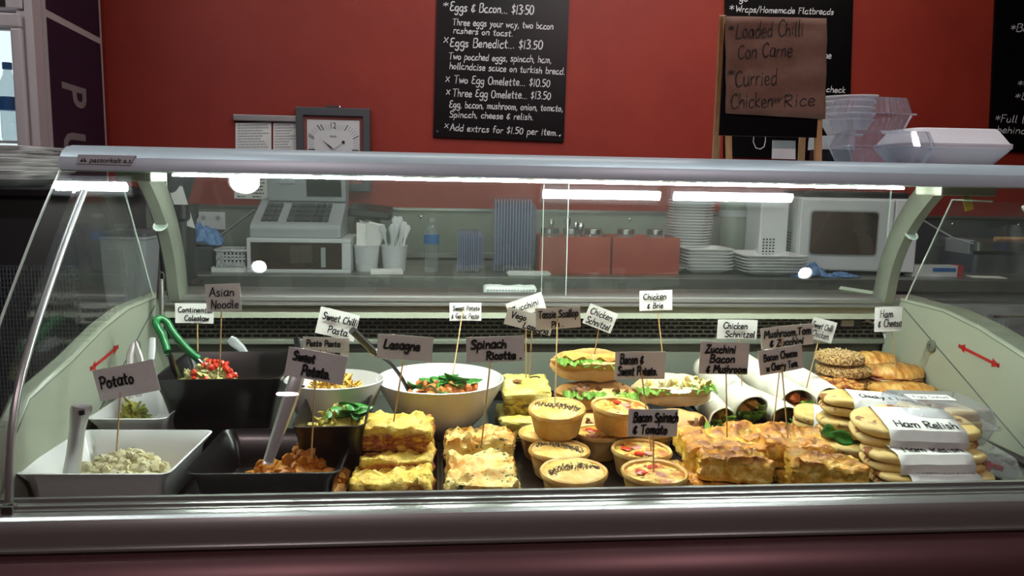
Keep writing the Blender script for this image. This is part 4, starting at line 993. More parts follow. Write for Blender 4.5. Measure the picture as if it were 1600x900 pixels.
# blue checked cloth on the counter, front of the microwave
cl = cloth('blue checked cloth bunched on the counter before the microwave', (0, 0, 0), .14, .07, .05, 11); a = PY(1268, 435, 2.75); cl.location = (a.x, 2.77, CZ+.001)
cl = cloth('flat tail of a blue checked cloth on the counter before the microwave', (0, 0, 0), .12, .06, .018, 15); a = PY(1315, 435, 2.75); cl.location = (a.x, 2.76, CZ+.001)
# pale strip on the service ledge by the right post
a, b = PY(1313, 452, 1.93), PY(1372, 461, 1.84)
o = MB().tube([a, b], .007, 4).build('pale_strip', 'enamel', smooth=False); tag(o, 'pale enamel bar lying on the ledge by the right arched post', 'bar'); o.location.z += zl + .008 - min(a.z, b.z)
# right: wrap carton, paper, sandwich press with cable
a, b = PY(1432, 405, 2.78), PY(1512, 405, 2.78)
t = thing('wrap_carton', 'long white carton of food wrap with blue lettering block and red end', 'carton', ((a.x+b.x)/2, 2.80, CZ))
hw = (b.x-a.x)/2; ch_ = .04
MB().box((-hw, 0, 0), (hw-.022, .05, ch_)).build('box', 'whiteplastic', t, smooth=False)
MB().box((hw-.022, -.0005, 0), (hw, .0505, ch_+.001)).build('red_end', 'redlabel', t, smooth=False)
MB().box((-.02, -.001, .018), (hw-.028, 0, .032)).build('blue_block', 'blue', t, smooth=False)
o = sheet('paper_sheet', [(0, 0)]*4, 2.8, 'paper', None, None)[0] if False else MB().box((-.06, -.03, 0), (.06, .03, .002)).build('paper_sheet', 'paper', smooth=False, loc=(PY(1538, 412, 2.78).x+.02, 2.79, CZ), rot=(0, 0, -.2)); tag(o, 'loose white paper lying right of the wrap carton', 'paper')
a = PY(1530, 400, 2.92)
t = thing('sandwich_press', 'dark steel sandwich press with a flat lid at the right end of the counter', 'appliance', (a.x, 2.93, CZ))
MB().loft([(.34, .28, .02, 0, .16, .14), (.34, .28, .02, .07, .16, .14)]).build('base', 'darkgrey', t)
MB().loft([(.33, .27, .02, .085, .165, .14), (.33, .27, .02, .12, .165, .14)]).build('lid', 'counter', t)
MB().box((-.005, .05, .03), (.02, .2, .125)).build('hinge_arm', 'greyplastic', t, smooth=False, bevel=.004)
MB().tube([(.05, -.02, .135), (.32, -.02, .135)], .009, 10).build('handle', 'wood', t)
pts = [PY(1437, 341, 3.2), PY(1460, 355, 3.1), PY(1490, 372, 3.0), PY(1521, 381, 2.95)]
tag(MB().tube([tuple(p) for p in pts], .0035, 6).build('power_cable', 'greyplastic'), 'thin grey power cable running down to the sandwich press', 'cable')
# dark appliance blocks in the dim right corner

# ================================================================== wall pieces
def wall_board(label, quad, lines, screws=(), dot=None):
    P = [PY(u, v, YW-.012) for u, v in quad]; c = sum(P, Vector())/4
    t = thing('chalkboard', label, 'chalkboard', c, group='chalkboard menus on the red wall')
    vs = [p - c for p in P] + [p - c + Vector((0, .011, 0)) for p in P]
    MB().add(vs, [(0, 3, 2, 1), (4, 5, 6, 7), (0, 1, 5, 4), (1, 2, 6, 5), (2, 3, 7, 6), (3, 0, 4, 7)]).build('panel', 'board', t, smooth=False)
    m = MB()
    for k, (s_, a, b, cap) in enumerate(lines): board_line(m, s_, a, b, cap, YW-.012, .0036 if cap < 12 else .0044, seed=k+5)
    m.v = [tuple(Vector(p) - c) for p in m.v]
    m.build('lettering', 'chalk', t, smooth=False)
    for u, v in screws:
        MB().lathe([(0, 0), (.006, 0), (.004, .003), (0, .004)], 12).build('screw', 'chrome', t, loc=PY(u, v, YW-.012) - c, rot=(PI/2, 0, 0))
    return t
wall_board('chalkboard menu of egg dishes in the middle of the red wall', [(685, -90), (893, -90), (881, 222), (677, 214)], [
    ('*', (692, 12), (700, 12), 9), ('Eggs & Bacon... $13\u00b750', (703, 17), (833, 23), 13),
    ('Three eggs your way, two bacon', (707, 39), (864, 46), 10), ('rashers on toast.', (708, 51.5), (801, 57), 9),
    ('x', (693, 66), (700, 66.5), 13), ('Eggs Benedict... $13.50', (703, 73), (847, 77), 13),
    ('Two poached eggs, spinach, ham,', (701, 92.5), (861, 98.5), 10), ('hollandaise sauce on turkish bread.', (702, 107.5), (882, 116.5), 10),
    ('x', (696, 127), (702, 127.3), 12), ('Two Egg Omelette... $10.50', (709, 129.5), (859, 136), 11.5),
    ('x', (697, 147.5), (703, 147.8), 12), ('Three Egg Omelette... $13.50', (707, 150.5), (860, 155.5), 11.5),
    ('Egg, bacon, mushroom, onion, tomato,', (702, 168), (879, 174), 10), ('Spinach, cheese & relish.', (702, 183), (833, 187.5), 9.5),
    ('x', (694, 199.5), (700, 200), 10), ('Add extras for $1.50 per item.', (703, 204), (871, 212), 10)],
    [(683, 205.5), (875, 212.5)])
wall_board('chalkboard menu of wraps partly hidden behind the easel', [(1134, -90), (1336, -90), (1326, 250), (1131, 245)], [
    ('*', (1139, 18), (1146, 18), 11), ('Wraps/Homemade Flatbreads', (1149, 18.5), (1302, 23), 9), ('go', (1155, 2), (1168, 2.5), 9),
    ('me', (1284, 91), (1298, 91.3), 10), ('to check', (1274, 143), (1320, 145), 9), ('good', (1282, 161), (1312, 161.5), 8)],
    [(1320, 240)])
wall_board('chalkboard menu cut off at the right edge of the picture', [(1560, -90), (1760, -90), (1750, 246), (1546, 235)], [
    ('*Baguettes', (1578, 49), (1665, 53), 11), ('*Croissants', (1589, 136), (1680, 140), 11), ('*Bagels', (1585, 155), (1650, 158), 11),
    ('*Full list', (1554, 190), (1618, 193), 11), ('behind ->', (1557, 207), (1622, 210), 10)], [])
# document holder and clock
t = thing('paper_holder', 'silver wall rail holding paper dockets left of the clock', 'holder', PY(415, 185, YW-.006))
a, b = PY(364, 180, YW-.02), PY(470, 180, YW-.02)
MB().box((a.x-t.location.x, -.018, -.012), (b.x-t.location.x, .005, .012)).build('rail', 'alu', t, smooth=False, bevel=.003)
for (q, s_) in (([(368, 192), (424, 191), (424, 262), (368, 262)], 2), ([(427, 192), (466, 191), (466, 262), (427, 262)], 3)):
    o, c, P = sheet('docket', q, YW-.008, 'paper', None, None); print_lines(o, c, P, 16, s_, 'greyplastic', cols=1, fill=.95, h=.5)
    tag(o, 'wide printed docket hanging from the wall rail' if s_ == 2 else 'narrow printed docket on the wall rail, next to the clock', 'paper', 'dockets on the wall rail')
C0 = PY(520, 234, YW-.045); a, b = PY(462, 200, YW-.045), PY(578, 200, YW-.045); S2 = (b.x-a.x)/2
t = thing('wall_clock', 'square grey-framed wall clock with a white face, half behind the canopy', 'clock', ((a.x+b.x)/2, YW-.045, C0.z))
m = MB()
def sq(s_, y, k=0): return [(-s_, y, -s_), (s_, y, -s_), (s_, y, s_), (-s_, y, s_)]
S3 = S2*.80; HZ = PY(520, 168, YW-.045).z - C0.z
vs = sq(S2, 0) + sq(S3, 0) + sq(S2, .043) + sq(S3, .012); vs = [(x, y, z*HZ/S2) for x, y, z in vs]
fs = []
for i in range(4):
    j = (i+1) % 4; fs += [(i, j, 4+j, 4+i), (8+i, 8+j, j, i), (4+i, 4+j, 12+j, 12+i)]
fs += [(8, 11, 10, 9)]
m.add(vs, fs).build('frame', 'darkgrey', t, smooth=False, bevel=.003)
vs = sq(S3, .011) + sq(S2*.71, .013); vs = [(x, y, z*HZ/S2) for x, y, z in vs]; MB().add(vs, [(i, (i+1) % 4, 4+(i+1) % 4, 4+i) for i in range(4)]).build('inner_bezel', 'wall_dark', t, smooth=False)
FW = S2*.71; FH = HZ*.71
MB().box((-FW, .013, -FH), (FW, .02, FH)).build('face', 'whiteplastic', t, smooth=False)
MB().loft([(.065, .014, .006, 0), (.06, .01, .005, .006)]).build('top_clip', 'chrome', t, loc=(0, .005, HZ+.001))
m = MB()
def mark(an, r0, r1, wd, m=m):
    dx, dz_ = math.sin(an), math.cos(an); mx_ = max(abs(dx), abs(dz_)); r0 = r0*FW/mx_ if False else r0; 
    e = FW*.96/mx_; e = min(e, FW*1.12) ; a_ = Vector((dx, 0, dz_)); p_ = Vector((dz_, 0, -dx))*wd
    i_ = e - r1
    m.add([a_*i_ - p_ + Vector((0, .0125, 0)), a_*i_ + p_ + Vector((0, .0125, 0)), a_*e + p_ + Vector((0, .0125, 0)), a_*e - p_ + Vector((0, .0125, 0))], [(0, 1, 2, 3)])
for k in range(60):
    if k % 5: mark(k*PI/30, 0, .022, .0005)
for hnum in (3, 6, 9): mark(hnum*PI/6, 0, .026, .0022)
for an in (PI*11/6-.05, PI*11/6+.05, PI*10/6-.03, PI*10/6+.03, PI/6, PI/3, 4*PI/6, 5*PI/6, 7*PI/6, 8*PI/6): mark(an, 0, .026, .0016)
mm_ = MB(); vs, fs, bb = font_mesh('12', .034, 0); mm_.add([((x-(bb[0]+bb[1])/2)*.8, .0122-z, y + FH*.72) for x, y, z in vs], fs); m.add(mm_.v, mm_.f)
vs, fs, bb = font_mesh('PEARL', .010, 0); m.add([((x-(bb[0]+bb[1])/2), .0122-z, y + FH*.42) for x, y, z in vs], fs)
m.build('dial_marks', 'ink', t, smooth=False)
def hand(name, an, L_, wd, dot=False):
    dx, dz_ = math.sin(an), math.cos(an); a_ = Vector((dx, 0, dz_)); p_ = Vector((dz_, 0, -dx)); y = Vector((0, .009, 0))
    h_ = MB().add([-p_*wd*.4 - a_*.008 + y, p_*wd*.4 - a_*.008 + y, p_*wd + a_*L_*.3 + y, a_*L_ + y, -p_*wd + a_*L_*.3 + y], [(0, 1, 2, 3, 4)])
    if dot: h_.lathe([(0, 0), (.006, 0), (.006, .001), (0, .001)], 14); n_ = len(h_.v); h_.v[-56:] = [tuple(Vector((x, -z, y_)) + a_*L_*.95 + Vector((0, .009, 0))) for x, y_, z in h_.v[-56:]]
    h_.build(name, 'ink', t, smooth=False)
hand('hour_hand', -.86, .062, .003); hand('second_hand', .90, .052, .0008, True)
MB().lathe([(0, 0), (.006, 0), (.006, .004), (0, .004)], 14).build('hub', 'greyplastic', t, loc=(0, .011, 0), rot=(PI/2, 0, 0))

# ================================================================== things standing on the canopy
ZT = 1.2637
# easel with a kraft paper sign
YE = 1.50
def E3(u, v, dy=0): return PY(u, v, YE+dy)
ec = PY(1208, 250, YE); ec.z = ZT
t = thing('easel_sign', 'small wooden easel chalkboard covered by handwritten kraft paper, standing on the canopy', 'sign', ec)
def ep(u, v, dy=0):
    p = PY(u, v, YE+dy) - ec; return p
def bar(name, p, q, wx, wy, mat='wood', parent=t):
    p, q = Vector(p), Vector(q); d_ = (q-p); L_ = d_.length; z = d_.normalized(); x = Vector((1, 0, 0)); x = (x - z*x.dot(z)).normalized(); y = z.cross(x)
    m4 = Matrix((x, y, z)).transposed().to_4x4(); m4.translation = p
    return MB().box((-wx/2, -wy/2, 0), (wx/2, wy/2, L_), m4).build(name, mat, parent, smooth=False, bevel=.0006)
tl_, tr2, bl_, br_ = ep(1131, 25), ep(1287, 30), ep(1131, 212), ep(1286, 214)
def foot(p): return Vector((p.x, p.y, 0))
bar('front_leg', foot(ep(1139, 248)), ep(1135, 25), .010, .010); bar('front_leg', foot(ep(1278, 248)), ep(1281, 30), .012, .010)
bar('rear_leg', foot(ep(1118, 248, .09)) , ep(1130, 24, .012), .013, .008); bar('rear_leg', foot(ep(1252, 248, .09)), ep(1262, 30, .012), .012, .008)
m = MB(); dy = .006
MB().box((tl_.x+.001, -.006-.0, bl_.z), (tr2.x-.001, -.002, tl_.z)).build('slate', 'board', t, smooth=False)
bar('crossbar', (tl_.x+.01, 0, bl_.z-.006), (tr2.x-.01, 0, bl_.z-.006), .008, .008)
P0, P1, P2, P3 = ep(1130, 27), ep(1288, 30), ep(1286, 187), ep(1131, 178)
m = MB()
def pf(a, b):
    p = P0*(1-a)*(1-b) + P1*a*(1-b) + P3*(1-a)*b + P2*a*b; p.y = -.0085 - .0025*abs(math.sin(a*7+b*3)) - .0012*math.sin(b*19+a*4); return p
m.grid(16, 14, pf); kp_ = m.build('kraft_sheet', 'brownpaper', t, solid=.0005)
m = MB()
for k, (s_, a_, b_, cap, pn) in enumerate((('*', (1133, 53), (1143, 53), 14, .0014), ('Loaded Chilli', (1146, 61), (1250, 57), 23, .0015), ('Con Carne', (1149, 93), (1233, 89), 21, .0015), ('*', (1132, 122), (1143, 122), 14, .0014), ('Curried', (1145, 137), (1209, 133), 24, .0015),
                                       ('Chicken', (1138, 171), (1203, 168), 22, .0015), ('w', (1204, 160), (1215, 160), 12, .0012), ('Rice', (1220, 169), (1268, 166), 20, .0015))):
    p, q = PY(a_[0], a_[1], YE) - ec, PY(b_[0], b_[1], YE) - ec; ex = q-p; wd = ex.length; ex.normalize(); ez = Vector((-ex.z, 0, ex.x))
    write(m, s_, Vector((p.x, -.0125, p.z)), ex, ez, wd, cap*YE/FPX, pn*1.35, k+30, .0002)
m.build('lettering', 'ink', t, smooth=False)
pts = [ep(1178, 212, -.002), ep(1177, 222, -.006), ep(1181, 231, -.007), ep(1188, 233, -.007), ep(1194, 229, -.007), ep(1196, 220, -.006), ep(1196, 212, -.002)]
MB().tube(pts, .0009, 6).build('cord', 'paper', t)
o, c, P = sheet('card', [(1207, 219), (1243, 220), (1243, 249), (1206, 248)], YE+.03, 'paper', 'small blank white card standing under the easel', 'card', th=.001)
# curvy white appliance behind the easel, with takeaway bowls on it
a = PY(1300, 240, 1.66)
t = thing('napkin_dispenser', 'white rounded dispenser behind the easel with black hollow front', 'dispenser', (a.x-.005, 1.655, ZT))
MB().loft([(.085, .07, .02, .03), (.09, .075, .03, .045), (.09, .07, .03, .058)]).build('hood', 'whiteplastic', t)
MB().loft([(.075, .06, .015, 0), (.075, .06, .015, .03)]).build('body', 'black', t)
bz = ZT + .0585
bw_ = PY(1368, 170, 1.65).x - PY(1290, 170, 1.65).x
def bowl_m(r): return MB().lathe([(0, 0), (r*.62, 0), (r*.95, .030), (r, .031), (r, .034), (r*.93, .033), (r*.6, .003), (0, .003)], 32)
me = bowl_m(bw_/2).mesh('paper_bowl', M['foam'])
bx = PY(1330, 170, 1.66).x
for k in range(5):
    o = D.objects.new('paper_bowl', me); COL.objects.link(o); o.location = (bx - .012 + .002*(k % 2) + (.006 if k == 4 else 0), 1.655, bz + .001 + k*.0125); o.rotation_euler = (0, (.05 if k == 4 else 0), k)
    tag(o, ['lowest pale takeaway bowl in the stack behind the clear boxes', 'pale takeaway bowl inside the stack behind the clear boxes', 'pale takeaway bowl inside the stack behind the clear boxes', 'pale takeaway bowl inside the stack behind the clear boxes', 'topmost tilted pale takeaway bowl behind the clear boxes'][k], 'bowl', 'takeaway bowls on the canopy')
# clear hinged takeaway boxes
def clear_box(label, c, w_, d_, h_, rz=0, rx=0):
    t = thing('clear_takeaway_box', label, 'container', c, (rx, 0, rz), group='clear takeaway boxes on the canopy')
    def ribbed(z0, z1, w0, w1, d0, d1, n=64):
        vs = []; fs = []; 
        for (W_, D_, z) in ((w0, d0, z0), (w1, d1, z1)):
            for i in range(n):
                a = 2*PI*i/n; ca, sa = math.cos(a), math.sin(a); k = (abs(ca)**6 + abs(sa)**6)**(-1/6); rb = 1 + (.030 if i % 2 else -.006)
                vs.append((W_/2*ca*k*rb, D_/2*sa*k*rb, z))
        for i in range(n): j = (i+1) % n; fs.append((i, j, n+j, n+i))
        return vs, fs, n
    m = MB(); vs, fs, n = ribbed(0, h_*.48, w_*.84, w_, d_*.84, d_); m.add(vs, fs + [tuple(range(n))[::-1]]); m.build('base', 'clear', t, smooth=False)
    m = MB(); vs, fs, n = ribbed(h_*.52, h_, w_, w_*.86, d_, d_*.86); m.add(vs, fs + [tuple(range(n, 2*n))]); m.build('lid', 'clear', t, smooth=False)
    m = MB().loft([(w_*1.06, d_*1.06, .012, h_*.48), (w_*1.07, d_*1.07, .012, h_*.5), (w_*1.06, d_*1.06, .012, h_*.52), (w_*1.0, d_*1.0, .01, h_*.5)], False, False); m.build('flange', 'clear', t)
    m = MB().box((-w_*.2, -d_*.53-.008, h_*.49), (w_*.2, -d_*.53, h_*.505)); m.build('tab', 'clear', t, smooth=False)
    return t
wb = PY(1450, 230, 1.5).x - PY(1320, 230, 1.5).x; hb = 50*1.5/FPX
xL = PY(1385, 230, 1.5).x
clear_box('clear ribbed takeaway box on the canopy beneath the other clear box', (xL, 1.52, ZT+.0005), wb, .12, hb, -.08)
wb2 = PY(1420, 180, 1.5).x - PY(1318, 180, 1.5).x
clear_box('clear ribbed takeaway box resting on top of the lower clear box', (PY(1369, 180, 1.5).x, 1.53, ZT+.0015+hb), wb2, .11, 52*1.5/FPX, .1, 0)
# white foam clamshell
a, b = PY(1412, 235, 1.52), PY(1574, 235, 1.52); W_ = b.x-a.x; H_ = .074
t = thing('foam_clamshell', 'white foam clamshell box at the right end of the canopy', 'container', ((a.x+b.x)/2, 1.57, ZT+.0005), (0, 0, -.05))
dd = .16
MB().loft([(W_*.74, dd*.74, .02, 0), (W_*.78, dd*.78, .02, .003), (W_*.97, dd*.97, .02, .030), (W_, dd, .022, .033), (W_, dd, .022, .036), (W_*.93, dd*.93, .02, .036), (W_*.74, dd*.74, .02, .006)]).build('base', 'foam', t)
MB().loft([(W_*.93, dd*.93, .02, .0365), (W_, dd, .022, .0365), (W_, dd, .022, .041), (W_*.95, dd*.95, .02, .043), (W_*.80, dd*.78, .018, .068), (W_*.77, dd*.74, .018, .071), (W_*.70, dd*.66, .014, .0715)]).build('lid', 'foam', t)
# yellow tag hanging below the canopy at the right
a = PY(1509, 303, 1.6)
t = thing('yellow_tag', 'small yellow tag hanging on a black clip under the canopy', 'tag', a)
MB().box((-.004, -.004, -.006), (.004, .004, .026)).build('clip', 'black', t, smooth=False)
MB().box((-.008, -.0015, -.036), (.010, .0015, -.004)).build('tag', 'yellowtag', t, smooth=False, rot=(0, -.3, 0))

# ================================================================== food and crockery in the case
ZS = ZD + .0
def deck_item(u, v, z): return PZ(u, v, z)
# ---- black baking trays under the hot food, front row and back row
def tray(label, x0, x1, y0, y1, z=ZS-.003, h=.022):
    t = thing('baking_tray', label, 'tray', ((x0+x1)/2, (y0+y1)/2, z), group='black trays on the deck')
    w_, d_ = x1-x0, y1-y0
    MB().loft([(w_-.012, d_-.012, .01, 0), (w_-.004, d_-.004, .012, h-.002), (w_, d_, .014, h-.002), (w_, d_, .014, h), (w_-.006, d_-.006, .012, h), (w_-.016, d_-.016, .01, .002)]).build('tray', 'blackgloss', t)
bx_ = [PY(u, 764, 1.11).x for u in (546, 688, 816, 938, 1078, 1212, 1348, 1590)]
fl_ = ['lasagne slices', 'spinach ricotta slab', 'seed-topped pies', 'small quiches', 'zucchini bacon frittata', 'bacon cheese frittata', 'paper-banded flatbreads']
for k in range(7): tray('black tray under the ' + fl_[k], bx_[k]+.0015, bx_[k+1]-.0015, 1.105, 1.362)
bk = [PY(u, 660, 1.42).x for u in (772, 872, 985, 1110, 1262, 1420)]
fl_ = ['vegetable lasagne at the back', 'chicken schnitzel rolls', 'chicken and brie rolls', 'tortilla wraps', 'crumb-topped buns and seeded rounds']
for k in range(5): tray('black tray under the ' + fl_[k], bk[k]+.0015, bk[k+1]-.0015, 1.372, 1.70)
tray('black tray under the croissants', bk[5]+.0015, 1.0, 1.372, 1.70)
ZT0 = ZS + .0005    # inside of a tray

def slab(name, label, cat, u, v, z, w_, d_, h_, rz=0, mat='lasagne', tilt=(0, 0), seed=0, group=None, amp=.0035, topamp=.004, r=.007, sag=.005, Y=None):
    p = PZ(u, v, z) if Y is None else Vector((PY(u, v, Y).x, Y, z))
    o = lumpbox(w_, d_, h_, r, amp, 75, seed, .0042, sag, topamp=topamp).build(name, mat, loc=p, rot=(tilt[0], tilt[1], rz))
    return tag(o, label, cat, group)
def at(u, Y, z, v=None):
    # Y is a first guess of the depth; settle it so that the piece lands on its row in the photograph
    v_ = 278 + (1.22 - (z + .048))*1250/Y
    Y2 = PZ(u, v_, z + .03).y
    p = PY(u, v if v else v_, Y2); return Vector((p.x, Y2, z))
# ---- lasagne
g_ = 'lasagne slices'
for (u, Y, z, w_, d_, h_, rz, tl__, lab, sd) in (
        (613, 1.16, ZT0, .118, .100, .036, 0, (0, 0), 'lowest yellow-topped lasagne slice at the front glass', 1),
        (622, 1.215, ZT0+.030, .112, .10, .020, .03, (.10, 0), 'thin middle lasagne slice sagging between two thicker ones', 2),
        (621, 1.235, ZT0+.050, .112, .098, .036, -.04, (.02, .02), 'topmost thick lasagne slice with meat showing in its front', 3)):
    o = lumpbox(w_, d_, h_, .007, .0065, 55, sd, .0032, .007, topamp=.006).build('lasagne_slice', 'lasagne', loc=at(u, Y, z), rot=(tl__[0], tl__[1], rz)); tag(o, lab, 'lasagne', g_)
o = lumpbox(.10, .09, .040, .007, .005, 70, 9, .005, .005).build('lasagne_slice', 'lasagne', loc=at(625, 1.275, ZT0)); tag(o, 'rear lasagne slice on the tray, hidden under the top slice', 'lasagne', g_)
# ---- spinach ricotta
o = lumpbox(.108, .135, .036, .007, .006, 75, 21, .0034, .008, topamp=.012).build('spinach_ricotta_slice', 'spinach', loc=at(753, 1.172, ZT0), rot=(0, 0, .02)); tag(o, 'front spinach and ricotta slice with green flecks in its cut face', 'savoury slice', 'spinach ricotta slices')
o = lumpbox(.108, .095, .050, .007, .007, 75, 23, .0034, .008, topamp=.012).build('spinach_ricotta_slice', 'spinach', loc=at(750, 1.287, ZT0), rot=(0, 0, -.02)); tag(o, 'rear spinach and ricotta slice with browned orange edges', 'savoury slice', 'spinach ricotta slices')
# ---- vegetable lasagne at the back
o = lumpbox(.09, .13, .042, .007, .003, 70, 31, .004, .005, topamp=.004).build('vegetable_lasagne_slice', 'vegl', loc=at(815, 1.43, ZT0)); tag(o, 'lower yellow vegetable lasagne slice beside the white bowl', 'lasagne', 'vegetable lasagne slices')
o = lumpbox(.088, .125, .046, .007, .004, 70, 33, .004, .006, topamp=.006).build('vegetable_lasagne_slice', 'vegl', loc=at(822, 1.455, ZT0+.044), rot=(.06, 0, -.04)); tag(o, 'upper yellow vegetable lasagne slice topped with a mushroom sliver', 'lasagne', 'vegetable lasagne slices')
ar_ = [(-.009, 0, 0), (-.006, .006, .003), (0, .008, .004), (.006, .006, .003), (.009, 0, 0)]
mp_ = MB().tube([(.018 + x, .015 + y, .0505) for x, y, z in ar_], .0018, 6, flat=.6).build('mushroom_sliver', 'olive', o)
MB().ico((-.018, -.005, .0505), .012, 4, (1, 1, .12), .2, (0, 0, .3)).build('mushroom_cap', 'dark_filling', o)

# ---- pies and quiches
def pie(name, label, u, Y, z, r, h_, lid, tilt=(0, 0), rz=0, seeds=0, group=None, seed=1):
    p = at(u, Y, z)
    t = thing(name, label, 'pie' if lid else 'quiche', p, (tilt[0], tilt[1], rz), group)
    wob = lambda a, j: .012*math.sin(a*3 + seed) + .006*math.sin(a*11 + seed*2)
    MB().lathe([(0, 0), (r*.74, 0), (r*.78, .003), (r*.93, h_-.008), (r*.985, h_-.006), (r*1.0, h_-.002), (r*.97, h_+.001), (r*.90, h_-.001), (r*.88, h_-.006)], 56, wob=wob).build('crust', 'crust', t)
    m = MB(); n = 36; rr = r*.93
    def fn(a, b):
        q = b*rr; an = a*2*PI; x, y = q*math.cos(an), q*math.sin(an)
        z = h_ + (.006*(1-b*b) - .001 if lid else -.004 + .002*(1-b*b)) + (.0025 if lid else .0045)*fbm(Vector((x, y, 0)), 45, 3, seed) 
        if b > .97: z -= .003
        return (x, y, z)
    m.grid(n, 14, fn, True); m.build('lid' if lid else 'filling', 'crusttop' if lid else 'custard', t)
    if seeds:
        m = MB(); rn = random.Random(seed)
        for k in range(230):
            s_ = rn.uniform(-.9, .9); wv = .0025*math.sin(s_*3 + seed); x, y = s_*rr*.95, wv + rn.gauss(0, .0048)
            b = math.hypot(x, y)/rr
            if b > .95: continue
            z = h_ + .006*(1-b*b) + .0025*fbm(Vector((x, y, 0)), 45, 3, seed)
            m.ico((x, y, z + .0006), .0011, k, (1.3, .8, .7), .3)
        o = m.build('seed_strip', 'seeds', t, smooth=False); o['kind'] = 'stuff'
    else:
        rn = random.Random(seed+5)
        for k in range(4):
            a = rn.random()*6.28; q = rn.uniform(.2, .65)*rr
            MB().ico((q*math.cos(a), q*math.sin(a), h_-.001), .009, k, (1.2, .9, .25), .2, (0, 0, rn.random()*6)).build('topping', 'tomato' if k % 2 == 0 else 'ham', t)
    return t
ph = .043; gp_ = 'seed-topped pies'; gq = 'small quiches'
zp = ZS + .0005
pie('seeded_pie', 'seed-striped pie at the very front, its rim cut by the steel rail', 896, 1.133, zp+.004, .0515, ph, True, (.04, -.02), .25, 1, gp_, 2)
pie('seeded_pie', 'seed-striped golden pie directly under the tall top pie', 874, 1.233, zp, .0505, ph, True, (0, 0), -.45, 1, gp_, 3)
pie('seeded_pie', 'rear left pie in the tray, mostly hidden by the raised pie', 852, 1.315, zp, .047, ph, True, (0, 0), .2, 0, gp_, 4)
pie('seeded_pie', 'seed-striped pie raised on top of the others, its brown side showing', 871, 1.272, zp+ph+.010, .049, ph, True, (.13, .02), -.45, 1, gp_, 5)
pie('quiche', 'front quiche with a skewer in it, touching the rail', 1022, 1.133, zp+.003, .0505, ph, False, (.03, 0), .3, 0, gq, 6)
pie('quiche', 'tomato-topped quiche in the middle of the quiche tray', 1001, 1.235, zp, .050, ph, False, (.02, 0), 1.3, 0, gq, 7)
pie('quiche', 'rear quiche low in the tray, right of the raised quiche', 1012, 1.335, zp, .046, ph, False, (0, 0), 2.3, 0, gq, 8)
pie('quiche', 'rear left quiche low in the tray, under the raised quiche', 936, 1.318, zp, .044, ph, False, (0, 0), 3.1, 0, gq, 10)
pie('quiche', 'plain deep quiche raised on top of the others, left of its sign', 966, 1.290, zp+ph+.008, .050, ph, False, (.07, 0), .9, 0, gq, 9)

# ---- frittata
gf = 'frittata slices'
F = [(1126, 1.235, ZT0+.024, .125, .115, .036, -.12, (.05, .0), 'large browned frittata slice with the zucchini sign skewer', 41, 1.0),
     (1145, 1.152, ZT0+.026, .104, .075, .040, -.22, (-.10, .02), 'thick frittata slice leaning forward with a pale cut front', 42, 1),
     (1120, 1.175, ZT0, .118, .14, .024, .02, (0, 0), 'thin frittata slice under the two browned ones, left tray', 43, 1),
     (1186, 1.135, ZT0, .05, .05, .018, .25, (0, 0), 'small corner of frittata low against the rail', 44, 1),
     (1178, 1.275, ZT0+.026, .07, .085, .034, .1, (.03, .0), 'rear-left frittata piece behind the right pair', 45, 1),
     (1236, 1.235, ZT0+.026, .108, .100, .038, -.18, (.05, .0), 'golden frittata slice with two sign skewers', 46, 1),
     (1288, 1.150, ZT0+.022, .108, .07, .036, -.16, (.02, .04), 'browned frittata slice in front at the right, crumbly pale side', 47, 1),
     (1270, 1.195, ZT0, .118, .12, .022, -.02, (0, 0), 'thin frittata slice under the right pair of slices', 48, 1)]
for (u, Y, z, w_, d_, h_, rz, tl__, lab, sd, _) in F:
    o = lumpbox(w_, d_, h_, .007, .0062, 60, sd, .0032, .008, topamp=.007).build('frittata_slice', 'frittata', loc=at(u, Y, z), rot=(tl__[0], tl__[1], rz)); tag(o, lab, 'frittata', gf)

# ---- rectangular bowls
def rbowl(name, label, fl__, fr__, br__, z_rim, h_, mat, taper=.62, th=.004, r=.02, front_u=None, group=None, base_shift=0):
    A, B, C_ = PZ(fl__[0], fl__[1], z_rim), PZ(fr__[0], fr__[1], z_rim), PZ(br__[0], br__[1], z_rim)
    w_ = (B - A).length; d_ = (C_.y - B.y); c = Vector(((A.x+B.x)/2, (A.y+B.y)/2 + d_/2, 0)); ang = math.atan2(B.y-A.y, B.x-A.x)
    t = thing(name, label, 'bowl', (c.x, c.y, z_rim-h_), (0, 0, ang), group)
    k = taper
    MB().loft([(w_*k, d_*k, r*.5, 0), (w_*(k+.02), d_*(k+.02), r*.6, .003), (w_*.90, d_*.90, r*.9, h_*.75), (w_, d_, r, h_-.002), (w_+.002, d_+.002, r, h_), (w_-.004, d_-.004, r, h_+.0005), (w_*.90-2*th, d_*.90-2*th, r*.9, h_*.75), (w_*k-2*th, d_*k-2*th, r*.5, .006)]).build('bowl', mat, t, ang=50)
    t['_w'] = w_; t['_d'] = d_
    return t, w_, d_
